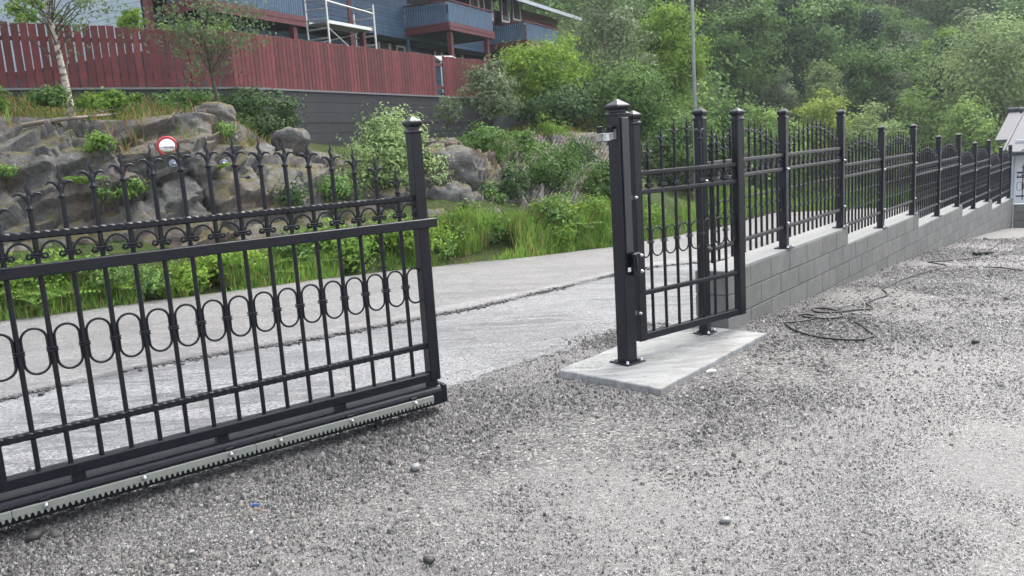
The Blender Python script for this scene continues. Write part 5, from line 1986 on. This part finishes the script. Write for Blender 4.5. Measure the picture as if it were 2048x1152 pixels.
# dead branches on the rock top, boulders
for k, (pp_, r_, lab) in enumerate(((((48, 258), (110, 248), (180, 240), (240, 232), (262, 222)), .035, 'fallen grey branch lying along the rock top under the white birch'), (((176, 233), (220, 228), (262, 226), (292, 228)), .02, 'thin dead branch on the rock top beside the fallen branch'), (((340, 215), (385, 205), (420, 200), (446, 206)), .018, 'dead twig under the young birch'), (((327, 258), (345, 240), (355, 222)), .014, 'bare twig leaning on the rock top above the mirror'))):
    pts = []
    for (x, y) in pp_:
        h = cast_px(x, y)
        if h:
            pts.append(tuple(Vector(h[0]) + Vector((0, -.03, .05))))
    if len(pts) > 1:
        t = thing('dead_branch', lab, 'branch', pts[0])
        o_ = Vector(pts[0])
        lp_ = [tuple(Vector(p) - o_) for p in smooth_path(pts, 4)]
        mb = MB().tube(lp_, [r_ * (1 - .6 * i / len(lp_)) for i in range(len(lp_))], 6)
        mb.build('limb', M['twig'], t)
        for q in range(6):
            a_ = Vector(lp_[int(len(lp_) * (.3 + .1 * q)) % len(lp_)])
            MB().tube([tuple(a_), tuple(a_ + Vector((R.uniform(-.1, .3), R.uniform(-.1, .1), R.uniform(.02, .15)))), tuple(a_ + Vector((R.uniform(.1, .5), R.uniform(-.2, .1), R.uniform(0, .12))))], [r_ * .4, r_ * .25, .003], 4).build('twig', M['twig'], t)


def boulder(label, px, py, Y, r3, seed, group=None):
    c = at_depth(px, py, Y)
    n_, m_ = 36, 22
    vs = []
    for i in range(m_):
        th = math.pi * (i + .0) / (m_ - 1)
        for k in range(n_):
            ph_ = 2 * math.pi * k / n_
            d = Vector((math.sin(th) * math.cos(ph_), math.sin(th) * math.sin(ph_), math.cos(th)))
            ds, cs = noise.voronoi(d * 1.3 + Vector((seed, 0, 0)))
            q = 1 + .22 * (hsh(cs[0]) - .5) + .15 * noise.noise(d * 1.7 + Vector((seed, 3, 1))) + .05 * noise.noise(d * 6) - .07 * max(0, 1 - (ds[1] - ds[0]) / .12)
            m2 = max(abs(d.x), abs(d.y), abs(d.z)) ** -.45
            vs.append((d.x * r3[0] * q * m2, d.y * r3[1] * q * m2, d.z * r3[2] * q * m2))
    fs = [(i * n_ + k, (i + 1) * n_ + k, (i + 1) * n_ + (k + 1) % n_, i * n_ + (k + 1) % n_) for i in range(m_ - 1) for k in range(n_)]
    me = np_mesh('boulder', vs, fs, {'crack': ('FLOAT', np.zeros(len(vs)))})
    return tag(obj('boulder', me, M['rock'], None, (c[0], c[1], c[2]), seed), label, 'boulder', group)


boulder('squared grey boulder on the rock top corner under the young birch', 428, 228, 14.3, (.3, .35, .2), 3)
boulder('big grey mossy boulder jutting from the bank beside the gate end', 895, 345, 16.2, (.52, .6, .5), 5)
boulder('reddish rock lying under the big mossy boulder', 905, 400, 15.3, (.4, .4, .33), 8)
boulder('rounded boulder on the bank below the ivy mound', 585, 285, 15.6, (.3, .35, .28), 11)

# rockfall net over the stony slope
net = MB()
for fam in (0, 1):
    for i in range(46):
        pts = []
        for k in range(34):
            y = 268 + k * 4.2
            x = 1030 + i * 7.5 + (1 if fam else -1) * (k * 4.2 * .55) + (0 if fam else 60)
            if not (1040 < x < 1290):
                continue
            h = cast_px(x, y)
            if h and h[3] < 32:
                pts.append(Vector(h[0]) + Vector((-.02, -.10, .05)))
        if len(pts) > 3:
            net.tube(pts, .0055, 3, caps=False)
if net.v:
    tag(net.build('rockfall_net', M['wire']), 'grey wire rockfall net draped over the stony slope', 'net')

# ------------------------------------------------------------------ loose crushed stone
N = 165000
rng = np.random.default_rng(9)
Xc, Yc = rng.uniform(-5, 12, N * 4), 2.3 + 13 * rng.uniform(0, 1, N * 4) ** 1.8
inside = (Xc > -Yc * .72 - .5) & (Xc < Yc * .72 + .5)
Xc, Yc = Xc[inside], Yc[inside]
pr = coarse(Xc, Yc)
nzv = np.array([noise.noise(Vector((x * 1.7, y * 1.7, 3))) * .35 + noise.noise(Vector((x * 6, y * 6, 4))) * .2 for x, y in zip(Xc[:len(Xc)], Yc[:len(Yc)])])
pr = np.clip((pr + nzv - .1) * 1.6, .30, 1)
so = (Xc - WP[0]) * WN[0] + (Yc - WP[1]) * WN[1]
sa = (Xc - WP[0]) * WD[0] + (Yc - WP[1]) * WD[1]
behind = (so < .01) & (sa > -.32)
# signed distance to the driveway's near edge (left of the wall)
dn = np.array([np.asarray(p, float) for p in drive_near[:9]])
def edge_dist(x, y):
    best = np.full(len(x), 1e9)
    sign = np.zeros(len(x))
    for a, b in zip(dn[:-1], dn[1:]):
        t = np.clip(((x - a[0]) * (b - a)[0] + (y - a[1]) * (b - a)[1]) / ((b - a) ** 2).sum(), 0, 1)
        px_, py_ = a[0] + t * (b - a)[0], a[1] + t * (b - a)[1]
        d = np.hypot(x - px_, y - py_)
        cr_ = (b - a)[0] * (y - a[1]) - (b - a)[1] * (x - a[0])
        upd = d < best
        best[upd] = d[upd]
        sign[upd] = np.sign(cr_[upd])
    return best * sign


ed = edge_dist(Xc, Yc)
ed = np.where((so > -.02) & (sa > -.6), -1.0, ed)
pr = np.where(ed > 0, pr * np.exp(-ed / .13) + .018 * np.exp(-ed / .7), pr)
inslab = np.ones(len(Xc), bool)
for i in range(4):
    a, b = SLAB[i], SLAB[(i + 1) % 4]
    inslab &= ((b - a)[0] * (Yc - a[1]) - (b - a)[1] * (Xc - a[0])) > -.012
pr[inslab | behind] = 0
keep = (rng.uniform(size=len(Xc)) < pr)
Xc, Yc, ed = Xc[keep][:N], Yc[keep][:N], ed[keep][:N]
n = len(Xc)
dist = np.hypot(Xc, Yc)
sz = np.exp(rng.normal(math.log(.0064), .45, n)).clip(.003, .026) * (.7 + dist * .075) * (.6 + .62 * np.clip(coarse(Xc, Yc), 0, 1))
cube = np.array([(a, b, c) for a in (-1, 1) for b in (-1, 1) for c in (-1, 1)], float)
fq = np.array([(0, 1, 3, 2), (4, 6, 7, 5), (0, 4, 5, 1), (2, 3, 7, 6), (0, 2, 6, 4), (1, 5, 7, 3)])
ang = rng.uniform(0, 2 * np.pi, n)[:, None] + np.array([0, 2.09, 4.19])[None] + rng.normal(size=(n, 3)) * .3
rad_ = rng.uniform(.75, 1.25, (n, 3))
el_ = rng.uniform(.5, 1, n)[:, None]
thd = rng.uniform(0, 2 * np.pi, n)[:, None]
bx_, by_ = rad_ * np.cos(ang), rad_ * np.sin(ang) * el_
bX, bY = bx_ * np.cos(thd) - by_ * np.sin(thd), bx_ * np.sin(thd) + by_ * np.cos(thd)
k_t = rng.uniform(.35, .9, (n, 3))
hz_ = rng.uniform(.25, 1.0, (n, 3)) * rng.uniform(.6, 1.1, n)[:, None]
base_ = np.stack([bX, bY, np.full((n, 3), -.5)], -1)
sh_x, sh_y = rng.normal(size=(n, 1)) * .15, rng.normal(size=(n, 1)) * .15
top_ = np.stack([bX * k_t + sh_x, bY * k_t + sh_y, hz_], -1)
V = np.concatenate([base_, top_], 1) * sz[:, None, None]
zg = gz(Xc, Yc) - .008 + np.where(ed > 0, .008, 0)
V += np.stack([Xc, Yc, zg], 1)[:, None, :]
ft = np.array([(3, 4, 5), (0, 1, 4), (0, 4, 3), (1, 2, 5), (1, 5, 4), (2, 0, 3), (2, 3, 5)])
F = (np.arange(n)[:, None, None] * 6 + ft[None]).reshape(-1, 3)
tone = rng.choice([.035, .065, .095, .13, .175, .27], n, p=[.14, .2, .25, .22, .15, .04]) * rng.uniform(.8, 1.2, n)
cf = np.clip(coarse(Xc, Yc), 0, 1)
tone = tone * (1.7 - .95 * cf)
tone = np.minimum(tone, .4)
warm = rng.uniform(-.03, .11, n)
colr = np.stack([tone * (1 + warm), tone, tone * (1 - warm * .8), np.ones(n)], 1)
odd = rng.uniform(size=n) < .002
colr[odd, :3] = np.array([.2, .13, .1]) * rng.uniform(.7, 1.2, odd.sum())[:, None]
tag(obj('loose_gravel', np_mesh('loose_gravel', V.reshape(-1, 3), F, {'col': ('FLOAT_COLOR', np.repeat(colr, 6, 0))}), M['stone']), 'loose crushed grey stone scattered over the courtyard', 'gravel', kind='stuff')

# fine chips that fill the space between the stones
NC = 170000
Xf = rng.uniform(-5, 9, NC * 3)
Yf = 2.3 + 8 * rng.uniform(0, 1, NC * 3) ** 1.7
okf = (np.abs(Xf) < Yf * .72 + .4)
sof = (Xf - WP[0]) * WN[0] + (Yf - WP[1]) * WN[1]
saf = (Xf - WP[0]) * WD[0] + (Yf - WP[1]) * WD[1]
okf &= ~((sof < .01) & (saf > -.32))
edf = edge_dist(Xf, Yf)
edf = np.where((sof > -.02) & (saf > -.6), -1.0, edf)
okf &= (edf < 0) | (rng.uniform(size=len(Xf)) < .5 * np.exp(-np.maximum(edf, 0) / .12) + .03 * np.exp(-np.maximum(edf, 0) / .9))
ins = np.ones(len(Xf), bool)
for i in range(4):
    a, b = SLAB[i], SLAB[(i + 1) % 4]
    ins &= ((b - a)[0] * (Yf - a[1]) - (b - a)[1] * (Xf - a[0])) > -.012
okf &= ~ins
nf_ = np.array([noise.noise(Vector((x * .9, y * .9, 11))) for x, y in zip(Xf, Yf)])
okf &= rng.uniform(size=len(Xf)) < np.clip(.6 + .9 * nf_, .12, 1)
Xf, Yf, edf = Xf[okf][:NC], Yf[okf][:NC], edf[okf][:NC]
n = len(Xf)
szf = np.exp(rng.normal(math.log(.0038), .35, n)).clip(.0018, .009) * (.7 + np.hypot(Xf, Yf) * .08)
an = rng.uniform(0, 6.28, n)[:, None] + np.array([0, 2.09, 4.19])[None] + rng.normal(size=(n, 3)) * .35
rd = rng.uniform(.7, 1.4, (n, 3))
bs = np.stack([rd * np.cos(an), rd * np.sin(an), np.full((n, 3), -.6)], -1)
tpv = np.stack([rng.normal(size=n) * .35, rng.normal(size=n) * .35, rng.uniform(.4, 1.0, n)], -1)[:, None]
V = np.concatenate([bs, tpv], 1) * szf[:, None, None]
V += np.stack([Xf, Yf, gz(Xf, Yf) - .006 + np.where(edf > 0, .006, 0)], 1)[:, None, :]
F = (np.arange(n)[:, None, None] * 4 + np.array([(0, 1, 3), (1, 2, 3), (2, 0, 3)])[None]).reshape(-1, 3)
tn_ = rng.choice([.05, .09, .14, .2, .3], n, p=[.15, .24, .28, .22, .11]) * rng.uniform(.8, 1.2, n) * (1.15 - .45 * np.clip(coarse(Xf, Yf), 0, 1))
wm = rng.uniform(-.04, .07, n)
tag(obj('gravel_chips', np_mesh('gravel_chips', V.reshape(-1, 3), F, {'col': ('FLOAT_COLOR', np.repeat(np.stack([tn_ * (1 + wm), tn_, tn_ * (1 - wm * .7), np.ones(n)], 1), 4, 0))}), M['stone']), 'fine grey stone chips bedded between the loose gravel', 'gravel', kind='stuff')

# crumbled asphalt along the broken road lip
cr2 = resample(np.array(crack[1:14]), 2600)
n = len(cr2) * 2
wgt = np.array([max(0.02, .5 + 1.3 * noise.noise(Vector((p[0] * 1.6, p[1] * 1.6, 1)))) for p in cr2])
idx = rng.choice(len(cr2), n, p=wgt / wgt.sum())
C2 = cr2[idx] + rng.normal(size=(n, 2)) * (.02 + .05 * rng.uniform(size=(n, 1)) ** 2) + np.array([.02, -.035])
sz = np.exp(rng.normal(math.log(.0075), .5, n)).clip(.003, .026)
V = cube[None] * rng.uniform(.5, 1, (n, 8, 3)) * sz[:, None, None] * np.array([1, 1, .6])
V += np.stack([C2[:, 0], C2[:, 1], gz(C2[:, 0], C2[:, 1]) + sz * .35], 1)[:, None, :]
F = (np.arange(n)[:, None, None] * 8 + fq[None]).reshape(-1, 4)
tn_ = rng.uniform(.02, .11, n)
tag(obj('asphalt_crumbs', np_mesh('asphalt_crumbs', V.reshape(-1, 3), F, {'col': ('FLOAT_COLOR', np.repeat(np.stack([tn_, tn_, tn_ * 1.03, np.ones(n)], 1), 8, 0))}), M['stone']), 'dark crumbled asphalt along the broken edge of the road', 'gravel', kind='stuff')

# larger stones one can pick out
for k, (x, y, s_, tn_, lab) in enumerate(((1450, 1043, .028, .26, 'pale angular stone lying alone on the fine gravel'), (70, 1075, .05, .035, 'flat dark stone in the gravel before the rack end'), (240, 985, .03, .06, 'grey flake of stone under the gate rack'), (200, 970, .032, .22, 'light grey flake of stone under the gate rack'), (858, 1122, .024, .04, 'small black stone on the fine gravel'), (1950, 685, .03, .06, 'dark stone on the gravel out in the open yard'), (830, 938, .035, .22, 'whitish broken stone among the coarse gravel'))):
    p = hit(x, y)
    rg = np.random.default_rng(700 + k)
    v = cube * rg.uniform(.55, 1, (8, 3)) * np.array([1, .7, .45]) * s_
    me = np_mesh('stone', v, fq, {'col': ('FLOAT_COLOR', np.tile([tn_, tn_, tn_, 1], (8, 1)))})
    tag(obj('stone', me, M['stone'], None, (p[0], p[1], p[2] + s_ * .25), rg.uniform(0, 6)), lab, 'stone')

# ------------------------------------------------------------------ damp air
hz, hn, hl, hp = new_mat('haze')
hn.remove(hp)
pv = hn.new('ShaderNodeVolumePrincipled')
pv.inputs['Color'].default_value = (.86, .92, 1.0, 1)
pv.inputs['Density'].default_value = .0005
pv.inputs['Anisotropy'].default_value = .35
hl.new(pv.outputs[0], hn['Material Output'].inputs['Volume'])
hb = MB().box((0, 130, 62), (620, 420, 145)).build('haze', hz)
tag(hb, 'thin damp air over the whole place', 'haze', kind='stuff')
